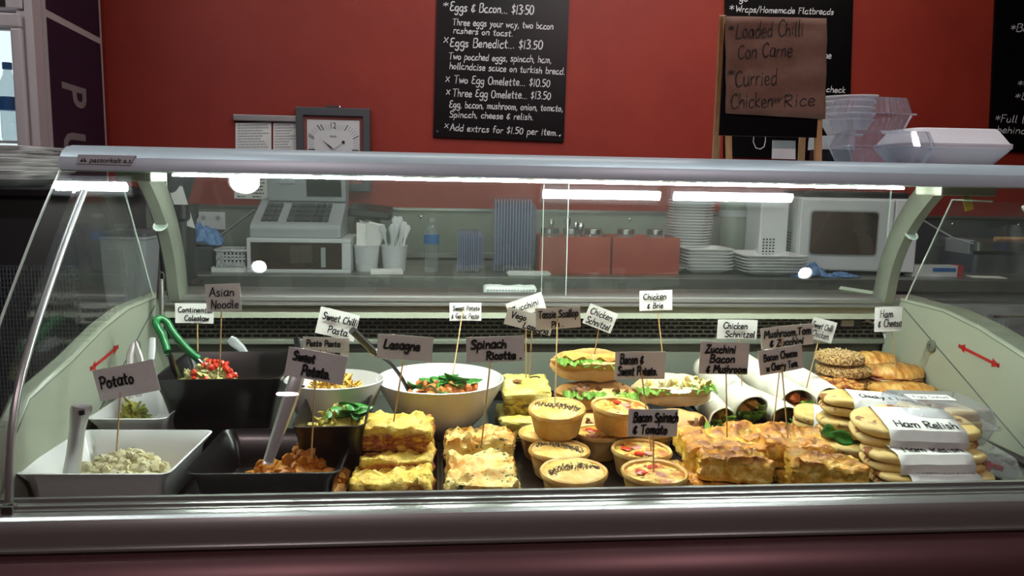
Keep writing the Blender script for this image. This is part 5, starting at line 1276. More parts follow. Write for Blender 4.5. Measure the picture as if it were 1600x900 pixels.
def mound(parent_loc, rx, ry, h_, seed, mat, name, label, cat, amp=.006, freq=45, lumps=0, lr=.007, lsc=(1, 1, .7), lmat=None, rot=0, base=.0, sq=2.4, kind='stuff', flatten=0):
    m = MB(); n = 40
    def fn(a, b):
        an = a*2*PI; k = (abs(math.cos(an))**sq + abs(math.sin(an))**sq)**(-1/sq)
        x, y = rx*b*math.cos(an)*k, ry*b*math.sin(an)*k
        z = h_*(1-b**2)*(1 + .25*noise.noise(Vector((x*18, y*18, seed)))) + amp*fbm(Vector((x, y, 0)), freq, 4, seed)*(1-b**4)
        return (x, y, max(z, 0) if b < 1 else 0)
    m.grid(n, 16, fn, True)
    rn = random.Random(seed)
    for k in range(lumps):
        a = rn.random()*6.28; b = rn.random()**.5*.9; x, y = rx*b*math.cos(a), ry*b*math.sin(a)
        z = h_*(1-b**2)*(1 + .25*noise.noise(Vector((x*18, y*18, seed)))) + amp*fbm(Vector((x, y, 0)), freq, 4, seed)
        m.ico((x, y, z + lr*.25), lr*rn.uniform(.6, 1.25), k, lsc, .22)
    o = m.build(name, lmat or mat, loc=(parent_loc[0], parent_loc[1], parent_loc[2] + base), rot=(0, 0, rot))
    return tag(o, label, cat, kind=kind)

# white tray with potato salad (front left)
wt, ww, wd_ = rbowl('white_tray', 'long white rectangular tray at the front left, holding potato salad', (24, 741), (268, 741), (325, 672), ZS+.066, .064, 'ceramic', .80, group=None, r=.014)
c0 = Vector(wt.location)
mound((PZ(205, 722, ZS+.03).x, c0.y+.01, c0.z+.006), .082, .070, .040, 3, 'potato', 'potato_salad', 'pale potato salad heaped in the long white tray', 'salad', .006, 45, 280, .0085)
# smaller white tray behind it with green pasta
wt2, w2_, d2_ = rbowl('white_tray', 'white rectangular tray behind the potato salad tray, holding green salad', (138, 655), (262, 655), (262, 585), ZS+.078, .076, 'ceramic', .80, r=.014)
c1 = Vector(wt2.location)
mound((PZ(192, 640, ZS+.05).x, c1.y-.01, c1.z+.006), .05, .07, .058, 5, 'greensalad', 'green_salad', 'green and yellow leafy salad in the rear white tray at the left', 'salad', .006, 50, 110, .008, (1.5, .6, .4))
# large black bowls
bb1, w3, d3 = rbowl('black_bowl', 'large raised black bowl topped with red tomato, left of centre', (232, 594), (436, 592), (462, 549), ZS+.136, .135, 'blackgloss', .66, r=.02)
c2 = Vector(bb1.location)
o_ = mound((PZ(322, 596, ZS+.115).x, c2.y-.030, c2.z+.088), .062, .055, .052, 7, 'slaw', 'asian_noodle_salad', 'noodle salad heaped in the raised black bowl under the tomato cubes', 'salad', .006, 50, 120, .007, (1.9, .5, .5))
rn = random.Random(5); t_ = None
for k in range(26):
    a = rn.random()*6.28; b = rn.random()**.6
    x, y = .040*b*math.cos(a), .036*b*math.sin(a) - .004
    z = .060*(1-.45*b*b) + rn.uniform(-.002, .006)
    o = MB().ico((0, 0, 0), .0078, k, (1, .9, .7), .12).build('tomato_cube', 'tomato', loc=Vector(o_.location) + Vector((x + .008, y, z)), smooth=False); tag(o, 'diced red tomato piece on the noodle salad in the raised black bowl', 'tomato', 'diced tomato on the noodle salad')
bb2, w4, d4 = rbowl('black_bowl', 'wide black bowl at the front holding orange sweet potato', (288, 741), (533, 739), (566, 669), ZS+.064, .063, 'blackgloss', .80, r=.016)
c3 = Vector(bb2.location)
mound((PZ(450, 735, ZS+.03).x+.012, c3.y-.005, c3.z+.006), .082, .066, .036, 11, 'sweetpotato', 'roast_sweet_potato', 'chunky orange sweet potato mash in the front black bowl', 'salad', .007, 45, 110, .010)
o = mound((PZ(478, 700, ZS+.06).x-.0, c3.y+.02, c3.z+.03), .026, .024, .040, 13, 'sweetpotato', 'sweet_potato_chunk', 'tall chunk of roast sweet potato on top of the heap', 'vegetable', .004, 60, 16, .009, kind='thing')
bb3, w5, d5 = rbowl('black_bowl', 'black bowl in the middle row holding pesto pasta with spinach', (452, 668), (568, 666), (590, 606), ZS+.100, .099, 'blackgloss', .80, r=.016)
c4 = Vector(bb3.location)
mound((c4.x-.0, c4.y-.005, c4.z+.030), .056, .068, .056, 17, 'pesto', 'pesto_pasta', 'yellow-green pesto pasta in the middle black bowl', 'salad', .005, 55, 120, .008, (2.2, .5, .5))
# white oval bowl with creamy pasta (behind) and large round white bowl
def oval(name, label, cu, cv, z_rim, w_px, depth, h_, mat='ceramic'):
    p = PZ(cu, cv, z_rim); dep_ = (p - CAM).dot(RM @ Vector((0, 0, -1))); w_ = w_px*dep_/FPX
    t = thing(name, label, 'bowl', (p.x, p.y, z_rim-h_))
    pr = [(.30, 0), (.32, .004), (.50, h_*.16), (.74, h_*.45), (.92, h_*.78), (1.0, h_-.003), (1.01, h_), (.985, h_+.001), (.90, h_*.80), (.72, h_*.50), (.48, h_*.22), (.25, h_*.12), (0, h_*.11)]
    m = MB().lathe([(r*w_/2, z) for r, z in pr], 56); m.v = [(x, y*depth, z) for x, y, z in m.v]; m.build('bowl', mat, t)
    return t, w_
ob, ow = oval('white_bowl', 'white bowl with upswept rim holding yellow pasta, behind the black bowls', 522, 592, ZS+.120, 152, .85, .119)
cob = Vector(ob.location)
mound((cob.x, cob.y-.004, cob.z+.074), .054, .044, .046, 19, 'pasta', 'sweet_chilli_pasta', 'creamy yellow pasta heaped in the upswept white bowl', 'salad', .005, 55, 130, .008, (2.4, .45, .45))
rb_, rw = oval('white_bowl', 'large round white bowl of spinach and orange cubes, centre of the case', 688, 590, ZS+.112, 197, 1.0, .111)
crb = Vector(rb_.location)
mound((crb.x + .006, crb.y-.006, crb.z+.059), .070, .064, .034, 23, 'orange', 'salad_base', 'bed of roasted orange pieces under the spinach in the round white bowl', 'salad', .004, 60, 60, .008)
rn = random.Random(9)
def leaf_mesh(L_, W_, curl, seed):
    m = MB()
    def fn(a, b):
        wd = W_*(math.sin(PI*min(max(a, .02), .98))**.7)*(1-.25*a); x = (a-.5)*L_; y = (b-.5)*wd
        return (x, y, curl*(a-.4)**2*4*L_ + .25*abs(b-.5)*wd*2*.6 + .002*noise.noise(Vector((a*3, b*3, seed))))
    m.grid(8, 4, fn); return m
leafm = [leaf_mesh(.044, .034, s_*.6, k).mesh('spinach_leaf', M['spinachleaf']) for k, s_ in enumerate((.25, -.2, .1, .35))]
def leaf(pos, rot, k, lab, grp, sc=1):
    o = D.objects.new('spinach_leaf', leafm[k % 4]); COL.objects.link(o); o.location = pos; o.rotation_euler = rot; o.scale = (sc, sc, sc)
    m = o.modifiers.new('solid', 'SOLIDIFY'); m.thickness = .0006
    tag(o, lab, 'leaf', grp)
for k in range(17):
    a = rn.random()*6.28; b = rn.random()**.6; x, y = .062*b*math.cos(a) + .014, .050*b*math.sin(a) - .024
    leaf(crb + Vector((x, y, .097 + .018*(1-b))), (rn.uniform(.0, .7), rn.uniform(-.3, .3), rn.random()*6.28), k, 'dark green spinach leaf lying in the round white bowl salad', 'spinach leaves in the round white bowl', rn.uniform(.8, 1.1))
for k in range(24):
    a = rn.random()*6.28; b = rn.random()**.5; x, y = .068*b*math.cos(a) - .002, .054*b*math.sin(a) - .026
    o = MB().ico((0, 0, 0), .0105, k+50, (1.15, .85, .8), .14).build('sweet_potato_cube', 'orange', smooth=False, loc=crb + Vector((x, y, .094 + .018*(1-b)))); tag(o, 'roasted orange sweet potato cube in the round white bowl salad', 'vegetable', 'sweet potato cubes in the round white bowl')
for k in range(6):
    leaf(c4 + Vector((.006 + .034*rn.random(), -.020 + .03*rn.random(), .088 + .006*rn.random())), (rn.uniform(-.3, .9), rn.uniform(-.3, .3), rn.random()*3), k, 'green spinach leaf on the pesto pasta', 'spinach leaves on the pesto pasta', 1.0)

# ---- bread rolls: bottom half, opened top half, filling
def roll(label, u, v, Y, L_, W_, H_, rz, open_a, matb, fill, seed, group, zrot=0, tiltx=0, z=None):
    p = PY(u, v, Y) if z is None else Vector((PY(u, v, Y).x, Y, z))
    t = thing('filled_roll', label, 'sandwich', p, (tiltx, zrot, rz), group)
    def half(sign_, h0, piv):
        m = MB()
        nu, nv = 26, 16
        def fn(a, b):
            s_ = a*2-1; e = max(0, 1-abs(s_)**2.5)**.55; an = b*2*PI
            cx_, cz_ = math.cos(an), math.sin(an)
            yy = W_/2*cx_*e; zz = (h0*cz_ if cz_*sign_ > 0 else h0*.16*cz_)*e
            q = Vector((s_*L_/2, yy, zz)); 
            q += Vector((0, 1, 1))*.0025*fbm(q, 26, 3, seed)
            q.z += .004*math.sin(s_*2.2+seed)
            return q
        m.grid(nu, nv, fn); return m
    lo_ = half(-1, H_*.42, 0); lo_.v = [(x, y, z + H_*.42) for x, y, z in lo_.v]; lo_.build('bread_base', matb, t)
    hi = half(1, H_*.46, 0); m4 = Matrix.Translation((0, W_*.42, H_*.50)) @ Matrix.Rotation(open_a, 4, 'X') @ Matrix.Translation((0, -W_*.42, .002))
    hi.v = [tuple(m4 @ Vector(p_)) for p_ in hi.v]; hi.build('bread_top', matb, t)
    # crumb faces
    rn = random.Random(seed)
    zf = H_*.46
    if 'cutlet' in fill:
        for k in range(2): MB().ico(((-.2 + .42*k)*L_, -W_*.16, zf + .006), .5, seed+k, (L_*.42, W_*.55, .018), .06, (0, 0, .1)).build('cutlet', 'cutlet', t)
    if 'egg' in fill:
        m = MB()
        for k in range(46): m.ico((rn.uniform(-.4, .4)*L_, -W_*.2 + rn.uniform(-.25, .2)*W_, zf + rn.uniform(0, .012)), .008, k, (1.2, .8, .6), .25)
        o = m.build('egg_filling', 'egg', t); o['kind'] = 'stuff'
    if 'lettuce' in fill:
        m = MB()
        for q in range(3):
            x0 = (-.3 + .3*q + rn.uniform(-.05, .05))*L_
            def fn(a, b, x0=x0, q=q):
                x = x0 + (a-.5)*L_*.3; y = -W_*.30 - b*W_*.22; z = zf + .004 - b*.010 + .004*math.sin(a*16+q)*b + .002*math.sin(a*31)
                return (x, y, z)
            m.grid(18, 5, fn)
        m.build('lettuce', 'lettuce', t, solid=.0006)
    if 'dark' in fill:
        m = MB()
        for k in range(18): m.ico((rn.uniform(-.4, .4)*L_, -W_*.18 + rn.uniform(-.2, .2)*W_, zf + rn.uniform(-.002, .006)), .009, k, (1.6, .8, .5), .25)
        o = m.build('filling', 'dark_filling', t); o['kind'] = 'stuff'
    return t
gr1 = 'filled bread rolls'
Yr = 1.50
roll('lowest long baguette roll in the left stack, pale crust, behind the pies', 936, 645, 1.43, .165, .075, .050, -.10, .30, 'bread', ('dark',), 61, gr1, z=ZT0+.006, zrot=.05)
roll('middle baguette roll in the left stack with lettuce hanging out', 929, 617, 1.475, .160, .078, .052, -.06, .42, 'bread', ('dark', 'lettuce'), 62, gr1, z=ZT0+.054, zrot=.02)
roll('top schnitzel roll of the left stack with crumbed chicken and lettuce', 922, 590, 1.50, .160, .080, .054, -.03, .60, 'bread', ('cutlet', 'lettuce'), 63, gr1, z=ZT0+.110, zrot=.05)
roll('lowest brown baguette roll in the right stack, behind the quiches', 1045, 650, 1.43, .165, .072, .050, .10, .25, 'bread', ('lettuce', 'dark'), 64, gr1, z=ZT0+.003, zrot=-.03)
roll('round-ended roll tip poking out below the right stack', 1088, 655, 1.395, .085, .055, .034, .55, .2, 'bread', ('dark',), 66, gr1, z=ZT0)
roll('top open chicken and brie roll with pale egg filling', 1050, 603, 1.48, .165, .080, .056, .04, .62, 'breadpale', ('egg', 'lettuce'), 65, gr1, z=ZT0+.062, zrot=-.03)

# ---- tortilla wraps
def wrap(label, e_px, Ye, ze, b_px, Yb, zb, r, fill, seed):
    E = at(e_px, Ye, ze, 650); B = at(b_px, Yb, zb, 600); d_ = B - E; L_ = d_.length; d_.normalize()
    t = thing('tortilla_wrap', label, 'wrap', E, group='tortilla wraps')
    x = d_.cross(Vector((0, 0, 1))).normalized(); y = x.cross(d_).normalized()
    def P(an, rr, s_): return x*math.cos(an)*rr + y*math.sin(an)*rr + d_*s_
    m = MB()
    def fn(a, b):      # rolled spiral sheet, one and a quarter turns
        an = -.6 + a*2*PI*1.22; rr = r*(1 + .05*(a)) * (1 - .18*b**2) * (1 + .02*math.sin(b*9+seed))
        s_ = b*L_ + (.010*math.sin(an*1.0+seed) if b < .02 else 0) - .004
        q = P(an, rr, s_); q += Vector((1, 1, 1))*.0012*fbm(q, 30, 2, seed); return q
    m.grid(44, 16, fn); m.build('tortilla', 'tortilla', t, solid=.0022)
    # tucked far end
    m = MB(); m.grid(20, 4, lambda a, b: P(a*2*PI, r*.83*(1-b), L_ - .006 + .010*b), True); m.build('folded_end', 'tortilla', t)
    rn = random.Random(seed)
    if 'meat' in fill: 
        for k in range(2): MB().ico(P(1.2+2.6*k, r*.30, .010), r*.62, seed+k, (1, 1, .7), .22).build('chicken', 'cutlet', t)
        MB().ico(P(4.5, r*.55, .004), r*.30, seed+3, (1.4, 1, .5), .25).build('filling', 'dark_filling', t)
    if 'chilli' in fill:
        for k in range(3): MB().ico(P(k*2.1+2, r*.42, .006), r*.40, seed+k, (1, 1, .8), .28).build('chilli_chicken', 'sauce', t)
    if 'greens' in fill:
        m = MB()
        for k in range(7):
            a0 = rn.uniform(3.4, 6.6); c_ = P(a0, r*.55, -.002)
            def fn2(a, b, c_=c_, k=k): return c_ + x*(a-.5)*r*.9 + y*((b-.5)*r*.5) - d_*(.004*math.sin(a*9+k) + .006*b)
            m.grid(6, 3, fn2)
        m.build('greens', 'lettuce', t, solid=.0005)
    if 'core' in fill: 
        m = MB(); m.grid(16, 3, lambda a, b: P(a*2*PI, r*.9*(1-b), .016 - .004*b), True); m.build('core', 'dark_filling', t)
    return t
wrap('lower left tortilla wrap with dark filling at its open end', 1128, 1.425, ZS+.026, 1085, 1.62, ZS+.030, .025, ('core', 'greens', 'meat'), 71)
wrap('upper left tortilla wrap showing a browned chicken strip', 1172, 1.435, ZS+.042, 1098, 1.64, ZS+.070, .031, ('core', 'meat', 'greens'), 72)
wrap('lower middle tortilla wrap with green leaves at its open end', 1228, 1.425, ZS+.028, 1165, 1.62, ZS+.035, .027, ('core', 'greens'), 73)
wrap('upper middle tortilla wrap with red chilli chicken showing', 1245, 1.44, ZS+.050, 1150, 1.64, ZS+.080, .031, ('core', 'chilli', 'greens'), 74)
wrap('right tortilla wrap whose end is hidden by the banded flatbreads', 1296, 1.44, ZS+.052, 1196, 1.65, ZS+.085, .029, ('core',), 75)
for k in range(3): leaf(at(1248 + 8*k, 1.40, ZS+.024), (.4*k, -.2, 2.6+.5*k), k, 'green leaf spilling from the lower middle wrap', 'leaves by the wraps', .8)

# ---- seeded round breads
sp_ = at(1294, 1.60, .80, 570)
for k in range(5):
    dx = (.004, -.006, .004, .008, -.002)[k]; rr = (.056, .056, .060, .056, .050)[k]
    t = thing('seeded_round', ['lowest seeded bread round at the back, under the others', 'second seeded bread round from the bottom at the back', 'dark middle round of the seeded bread stack', 'wide sesame bread round under the topmost one', 'topmost sesame bread round of the stack at the back'][k], 'bread', (sp_.x + dx, 1.60, ZT0 + .0005 + k*.0255), (0, 0, k*1.1), 'seeded bread rounds')
    MB().lathe([(0, 0), (rr*.8, 0), (rr*.97, .004), (rr, .010), (rr*.96, .018), (rr*.8, .022), (rr*.5, .0235), (0, .0235)], 48, wob=lambda a, j: .02*math.sin(a*3+k)).build('bread', 'seeded', t)
    rn = random.Random(k); m = MB()
    for q in range(170):
        a = rn.random()*6.28; e = rn.random()
        rr_, z = (rr*rn.random()**.5*.82, .0235) if e < .45 else (rr*.985, rn.uniform(.005, .018))
        m.ico((rr_*math.cos(a), rr_*math.sin(a), z), .0017, q, (1.4, .8, .5), .2)
    o = m.build('sesame_seeds', 'crumb', t, smooth=False); o['kind'] = 'stuff'
# ---- crumb-topped buns
def bun(label, u, Y, z, w_, d_, h_, rz, seed):
    t = thing('crumb_topped_bun', label, 'bun', at(u, Y, z, 620), (0.06, 0, rz), 'crumb-topped buns')
    m = MB(); lumpbox(w_, d_, h_, h_*.45, .002, 50, seed, .006, .004, mb=m); m.build('bun', 'crumb', t)
    m = MB(); lumpbox(w_*.86, d_*.86, .010, .004, .005, 110, seed+1, .0035, .003, Matrix.Translation((0, -.003, h_-.006)), m, topamp=.006); m.build('crumb_topping', 'crumbtop', t)
bun('left bacon-crumb topped bun behind the paper-banded flatbreads', 1306, 1.50, ZT0+.040, .105, .075, .034, -.22, 81)
bun('lower bun carrying the left crumb-topped bun', 1300, 1.50, ZT0, .10, .08, .036, -.1, 82)
bun('right bacon-crumb topped bun beside the lowest croissant', 1366, 1.435, ZT0+.038, .08, .06, .028, -.1, 83)
bun('lower bun carrying the right crumb-topped bun', 1362, 1.455, ZT0, .08, .07, .034, .1, 84)

# ---- croissants
def croissant(label, u, Y, z, L_, W_, H_, rz, seed, ham=True, tilt=0):
    t = thing('croissant', label, 'croissant', at(u, Y, z, 600), (0, tilt, rz), 'filled croissants')
    for part, sg in (('base_half', 0), ('top_half', 1)):
        m = MB()
        def fn(a, b):
            s_ = a*2-1; e = (max(0, 1-abs(s_)**2.2))**.6; rid = 1 + .10*abs(math.sin(a*PI*4.5 + seed*.3))**.6
            an = b*2*PI; cy, cz_ = math.cos(an), math.sin(an); h0 = H_*(.30 if sg == 0 else .38)
            yy = W_/2*cy*e*rid; zz = h0*cz_*e*rid*(1 if (cz_ > 0) == (sg == 1) else .45)
            q = Vector((s_*L_/2, yy + .16*L_*s_*s_, zz + (h0*1.0 if sg == 0 else H_*.60))) + Vector((0, 1, 1))*.002*fbm(Vector((s_, cy, cz_)), 5, 3, seed)
            return q
        m.grid(48, 18, fn); m.build(part, 'croissant', t)
    if ham:
        m = MB(); m.grid(26, 5, lambda a, b: Vector(((a-.5)*L_*.78, -W_*.46 + b*W_*.7 + .16*L_*(2*a-1)**2, H_*.50 + .003*math.sin(a*17+seed)*(1-b) + .002*math.sin(a*41))))
        m.build('ham', 'ham', t, solid=.0022)
        m = MB(); m.grid(20, 4, lambda a, b: Vector(((a-.5)*L_*.7, -W_*.49 + b*W_*.5 + .16*L_*(2*a-1)**2, H_*.45 + .002*math.sin(a*13+seed)*(1-b))))
        m.build('cheese', 'egg', t, solid=.002)
    return t
croissant('rear-left croissant of the heap beside the seeded rounds', 1362, 1.60, ZT0+.062, .125, .075, .052, -.04, 91, True)
croissant('top croissant with ham showing, its sign stuck behind it', 1398, 1.545, ZT0+.048, .15, .08, .056, -.05, 92, True)
croissant('second croissant below the top one, pointing to the right panel', 1418, 1.495, ZT0+.030, .145, .075, .048, -.12, 93, True)
croissant('lowest long croissant beside the egg salad box', 1440, 1.425, ZT0+.002, .16, .075, .048, -.08, 94, True)
croissant('croissant at the bottom rear supporting the heap', 1375, 1.59, ZT0+.012, .14, .085, .05, .05, 95, False)

# ---- folded flatbreads with paper bands
def flat(label, u, v, Y, z, L_, W_, H_, rz, band, text, seed, tilt=(0, 0), band_c=0, lettering=None, cap=.020, tw=.8, group='paper-banded flatbreads'):
    t = thing('banded_flatbread', label, 'sandwich', at(u, Y, z, v), (tilt[0], tilt[1], rz), group)
    def layer(z0, h_, k):
        m = MB(); nu, nv = 30, 12
        def fn(a, b):      # half-moon plan
            an = a*2*PI; c_, s_ = math.cos(an), math.sin(an)
            kx = abs(c_)**.8*(1 if c_ > 0 else -1)*L_/2; ky = (abs(s_)**.75*W_*.58 if s_ > 0 else -abs(s_)**.6*W_*.42)
            ph_ = (b-.5)*PI; rr = 1 - .10*(1-math.cos(ph_))
            q = Vector((kx*rr, ky*rr, z0 + h_/2 + h_/2*math.sin(ph_)))
            q += Vector((0, 0, 1))*.0022*fbm(Vector((q.x, q.y, k)), 22, 3, seed); return q
        m.grid(nu, nv, fn, True)
        def cap_(zz):
            mm = MB(); mm.grid(nu, 8, lambda a, b: (lambda p_: (p_[0]*b, p_[1]*b, zz + .0022*fbm(Vector((p_[0]*b, p_[1]*b, k)), 22, 3, seed)))((abs(math.cos(a*2*PI))**.8*(1 if math.cos(a*2*PI) > 0 else -1)*L_/2*.905, (abs(math.sin(a*2*PI))**.75*W_*.58 if math.sin(a*2*PI) > 0 else -abs(math.sin(a*2*PI))**.6*W_*.42)*.905)), True)
            return mm
        for zz in (z0, z0+h_):
            cc = cap_(zz); m.add(cc.v, cc.f)
        return m
    h1 = H_*.46
    layer(0, h1, seed).build('lower_bread', 'flatbread', t); layer(H_*.52, h1, seed+1).build('upper_bread', 'flatbread', t)
    m = MB(); rn = random.Random(seed)
    for k in range(14): m.ico((rn.uniform(-.42, .42)*L_, -W_*.22 + rn.uniform(-.06, .1)*W_, H_*.5), .007, k, (1.8, 1, .35), .3, (0, 0, k))
    o = m.build('filling', 'ham' if seed % 2 else 'lettuce', t); o['kind'] = 'stuff'
    if band:
        b0, b1 = (band_c - band/2)*L_, (band_c + band/2)*L_; yf, yb = -W_*.475, W_*.55; e = .0015
        sec = [(yf-e, H_*.15), (yf-e, H_*.75), (yf+.012, H_+.0045), (0, H_+.0055), (yb-.02, H_+.004), (yb+e, H_*.7), (yb+e, H_*.1), (yb-.02, -e*.1), (yf+.012, -e*.1)]
        n = len(sec); m = MB(); k_ = 6; vs = []
        for i in range(k_+1):
            x = b0 + (b1-b0)*i/k_
            for (y, z_) in sec: vs.append((x + .06*(y-yf) , y, z_ + .0006*math.sin(i*2.3+y*60)))
        fs = [(i*n+q, i*n+(q+1) % n, (i+1)*n+(q+1) % n, (i+1)*n+q) for i in range(k_) for q in range(n)]
        m.add(vs, fs); bn = m.build('paper_band', 'paper', t, solid=.0005, ang=30)
        if text:
            mt = MB(); ex = Vector((1, 0, 0)); ez = Vector((.06, 1, 0)).normalized()
            wd = (b1-b0)*tw; x0 = (b0+b1)/2 - wd/2 + .004
            write(mt, text, Vector((x0, yf+.020, H_+.0062)), ex, ez, wd, cap, .0030, seed, .0, nrm=Vector((0, 0, 1)))
            # follow the paper: drop points in front of the top edge
            vv = []
            for x, y, z_ in mt.v:
                if y < yf+.012: k2 = (yf+.012-y)/.0125; z_ = H_+.0062 - k2*(H_*.25+.004); 
                vv.append((x, y, z_))
            mt.v = vv; mt.build('lettering', 'ink', bn, smooth=False)
    return t
zf_ = ZT0
flat('lowest ham relish flatbread at the front rail, band text cut by the rail', 1454, 760, 1.156, zf_+.012, .185, .11, .026, -.03, .60, 'Ham Relish', 103, band_c=-.02, cap=.022)
flat('second ham relish flatbread from the bottom of the front stack', 1440, 735, 1.168, zf_+.036, .190, .11, .028, -.05, .62, 'Ham Relish', 101, band_c=-.03, cap=.022)
flat('large ham relish flatbread on top of the front stack', 1424, 700, 1.195, zf_+.066, .200, .115, .032, -.10, .62, 'Ham Relish', 105, (.16, .02), band_c=-.01, cap=.022)
flat('topmost banded flatbread lying across behind the ham relish stack', 1362, 650, 1.300, zf_+.072, .185, .085, .030, -.16, .62, 'Chicky & Ham', 107, (.05, .06), band_c=.05, cap=.018)
flat('flatbread supporting the topmost banded one, with basil leaf', 1345, 680, 1.310, zf_+.036, .155, .10, .032, -.15, .30, None, 109, band_c=.1)
flat('bottom flatbread behind the frittata, wedge end showing', 1345, 690, 1.300, zf_, .16, .11, .030, -.10, .3, None, 111, band_c=.1)
flat('small left banded flatbread marked with a short word', 1282, 665, 1.365, zf_+.030, .10, .085, .030, -.35, .56, 'Chic', 113, (.1, .05), band_c=.1, cap=.016, tw=.7)
for k, (u, v, s_) in enumerate(((1297, 680, 1), (1316, 692, .95))):
    leaf(at(u, 1.255, ZS+.058 - .01*k, v), (1.0, .1 + .3*k, .4 - .7*k), k+1, ['green basil leaf under the banded flatbreads, left one', 'green basil leaf under the banded flatbreads, right one'][k], 'basil leaves at the flatbreads', .9)

# ---- salad boxes at the right end
def salad_box(label, c, w_, d_, h_, rz, kind_):
    t = thing('salad_box', label, 'container', c, (0, 0, rz), 'clear food boxes at the right end of the case')
    MB().loft([(w_*.80, d_*.80, .012, 0), (w_*.97, d_*.97, .02, h_*.48), (w_, d_, .02, h_*.5)], True, False).build('base', 'clear', t)
    MB().loft([(w_*1.05, d_*1.05, .02, h_*.49), (w_*1.05, d_*1.05, .02, h_*.53)], False, False).build('flange', 'clear', t)
    MB().loft([(w_, d_, .02, h_*.52), (w_*.9, d_*.9, .018, h_*.94), (w_*.84, d_*.84, .014, h_)], False, True).build('lid', 'clear', t)
    m = MB()
    for i in range(10):
        for s2 in (-1, 1): m.ico((s2*w_*.49, (-.42 + i*.093)*d_, h_*.53), .0016, i, (1, 1, 1), .1)
    o = m.build('rivet_dots', 'pane_edge', t); o['kind'] = 'stuff'
    if kind_ == 'sandwich':
        for s2 in (-1, 1):
            q = MB(); q.add([(-.03, -.045, 0), (.03, -.045, 0), (.03, .04, 0), (-.03, .04, 0), (-.024, -.04, .048), (.024, -.04, .048), (.022, .03, .048), (-.022, .03, .048)], [(0, 3, 2, 1), (4, 5, 6, 7), (0, 1, 5, 4), (1, 2, 6, 5), (2, 3, 7, 6), (3, 0, 4, 7)])
            o = q.build('sandwich_half', 'crumb', loc=Vector(c) + Vector((s2*.034, 0, .004)), bevel=.006, rot=(0, 0, rz)); tag(o, 'pale sandwich half inside the lidded egg salad box, ' + ('left' if s2 < 0 else 'right') + ' half', 'sandwich', 'sandwich halves in the egg salad box')
            MB().box((-.026, -.0465, .018), (.026, -.043, .032)).build('egg_filling', 'egg', o, bevel=.002); MB().box((-.027, -.0468, .012), (.027, -.043, .018)).build('lettuce', 'lettuce', o, bevel=.001)
    else:
        o = mound((c[0], c[1], c[2] + .004), w_*.36, d_*.36, .022, 33, 'greensalad', 'mixed_salad', 'dark mixed leaf salad in the lower clear box at the right end', 'salad', .004, 60, 70, .008, (1.8, .7, .4))
        for k in range(7):
            q = MB().ico((0, 0, 0), .011, k+80, (1.2, .9, .6), .2).build('tomato_piece', 'tomato', loc=Vector(c) + Vector((.02 + .035*math.sin(k*2.2), -.03 + .018*math.cos(k*3.1), .030))); tag(q, 'red tomato piece in the lower clear salad box', 'tomato', 'tomato pieces in the salad box')
    return t
pb = at(1568, 1.245, 0, 740)
salad_box('clear salad box with dark leaves and tomato, underneath the egg salad box', (pb.x+.02, 1.215, ZS+.001), .17, .15, .052, -.12, 'salad')
sbx = salad_box('clear lidded box of egg salad sandwiches with a handwritten label', (at(1568, 1.26, 0, 690).x+.012, 1.262, ZS+.0545), .155, .14, .062, -.12, 'sandwich')
lb = MB().loft([(.075, .035, .003, 0), (.075, .035, .003, .0005)]).build('paper_label', 'paper', sbx, loc=(-.004, .012, .0625))
m = MB(); write(m, 'Egg Salad', Vector((-.030, -.006, .0008)), Vector((1, 0, 0)), Vector((0, 1, 0)), .060, .014, .0016, 3, 0, nrm=Vector((0, 0, 1))); m.build('lettering', 'ink', lb, smooth=False)

# ================================================================== serving utensils
def seg(u, v, Y): return PY(u, v, Y)
# green-handled tongs in the raised black bowl
t = thing('salad_tongs', 'steel tongs with green silicone handles standing in the raised black bowl', 'tongs', seg(292, 594, 1.42))
o0 = Vector(t.location)
def tp(name, pts, r, mat, par=t, flat=1, n=10): 
    P = [Vector(p) - o0 for p in pts]; return MB().tube(smooth3(P), [r]*len(smooth3(P)), n, flat=flat).build(name, mat, par)
def smooth3(P, k=5):
    if len(P) < 3: return P
    Q = [P[0]] + list(P) + [P[-1]]; out = []
    for i in range(1, len(Q)-2):
        for j in range(k):
            s_ = j/k; p0, p1, p2, p3 = Q[i-1], Q[i], Q[i+1], Q[i+2]
            out.append(.5*((2*p1) + (p2-p0)*s_ + (2*p0-5*p1+4*p2-p3)*s_*s_ + (3*p1-p0-3*p2+p3)*s_**3))
    return out + [P[-1]]
tp('handle', [seg(262, 550, 1.40), seg(254, 526, 1.42), seg(246, 512, 1.43), seg(243, 503, 1.44), seg(250, 498, 1.45), seg(261, 504, 1.45), seg(272, 522, 1.44), seg(295, 548, 1.43), seg(312, 562, 1.42)], .0068, 'green')
tp('arm', [seg(264, 555, 1.40), seg(272, 574, 1.41), seg(281, 592, 1.42)], .0062, 'steel', flat=.5)
tp('arm', [seg(310, 560, 1.42), seg(321, 572, 1.42), seg(333, 588, 1.42)], .0055, 'steel', flat=.5)
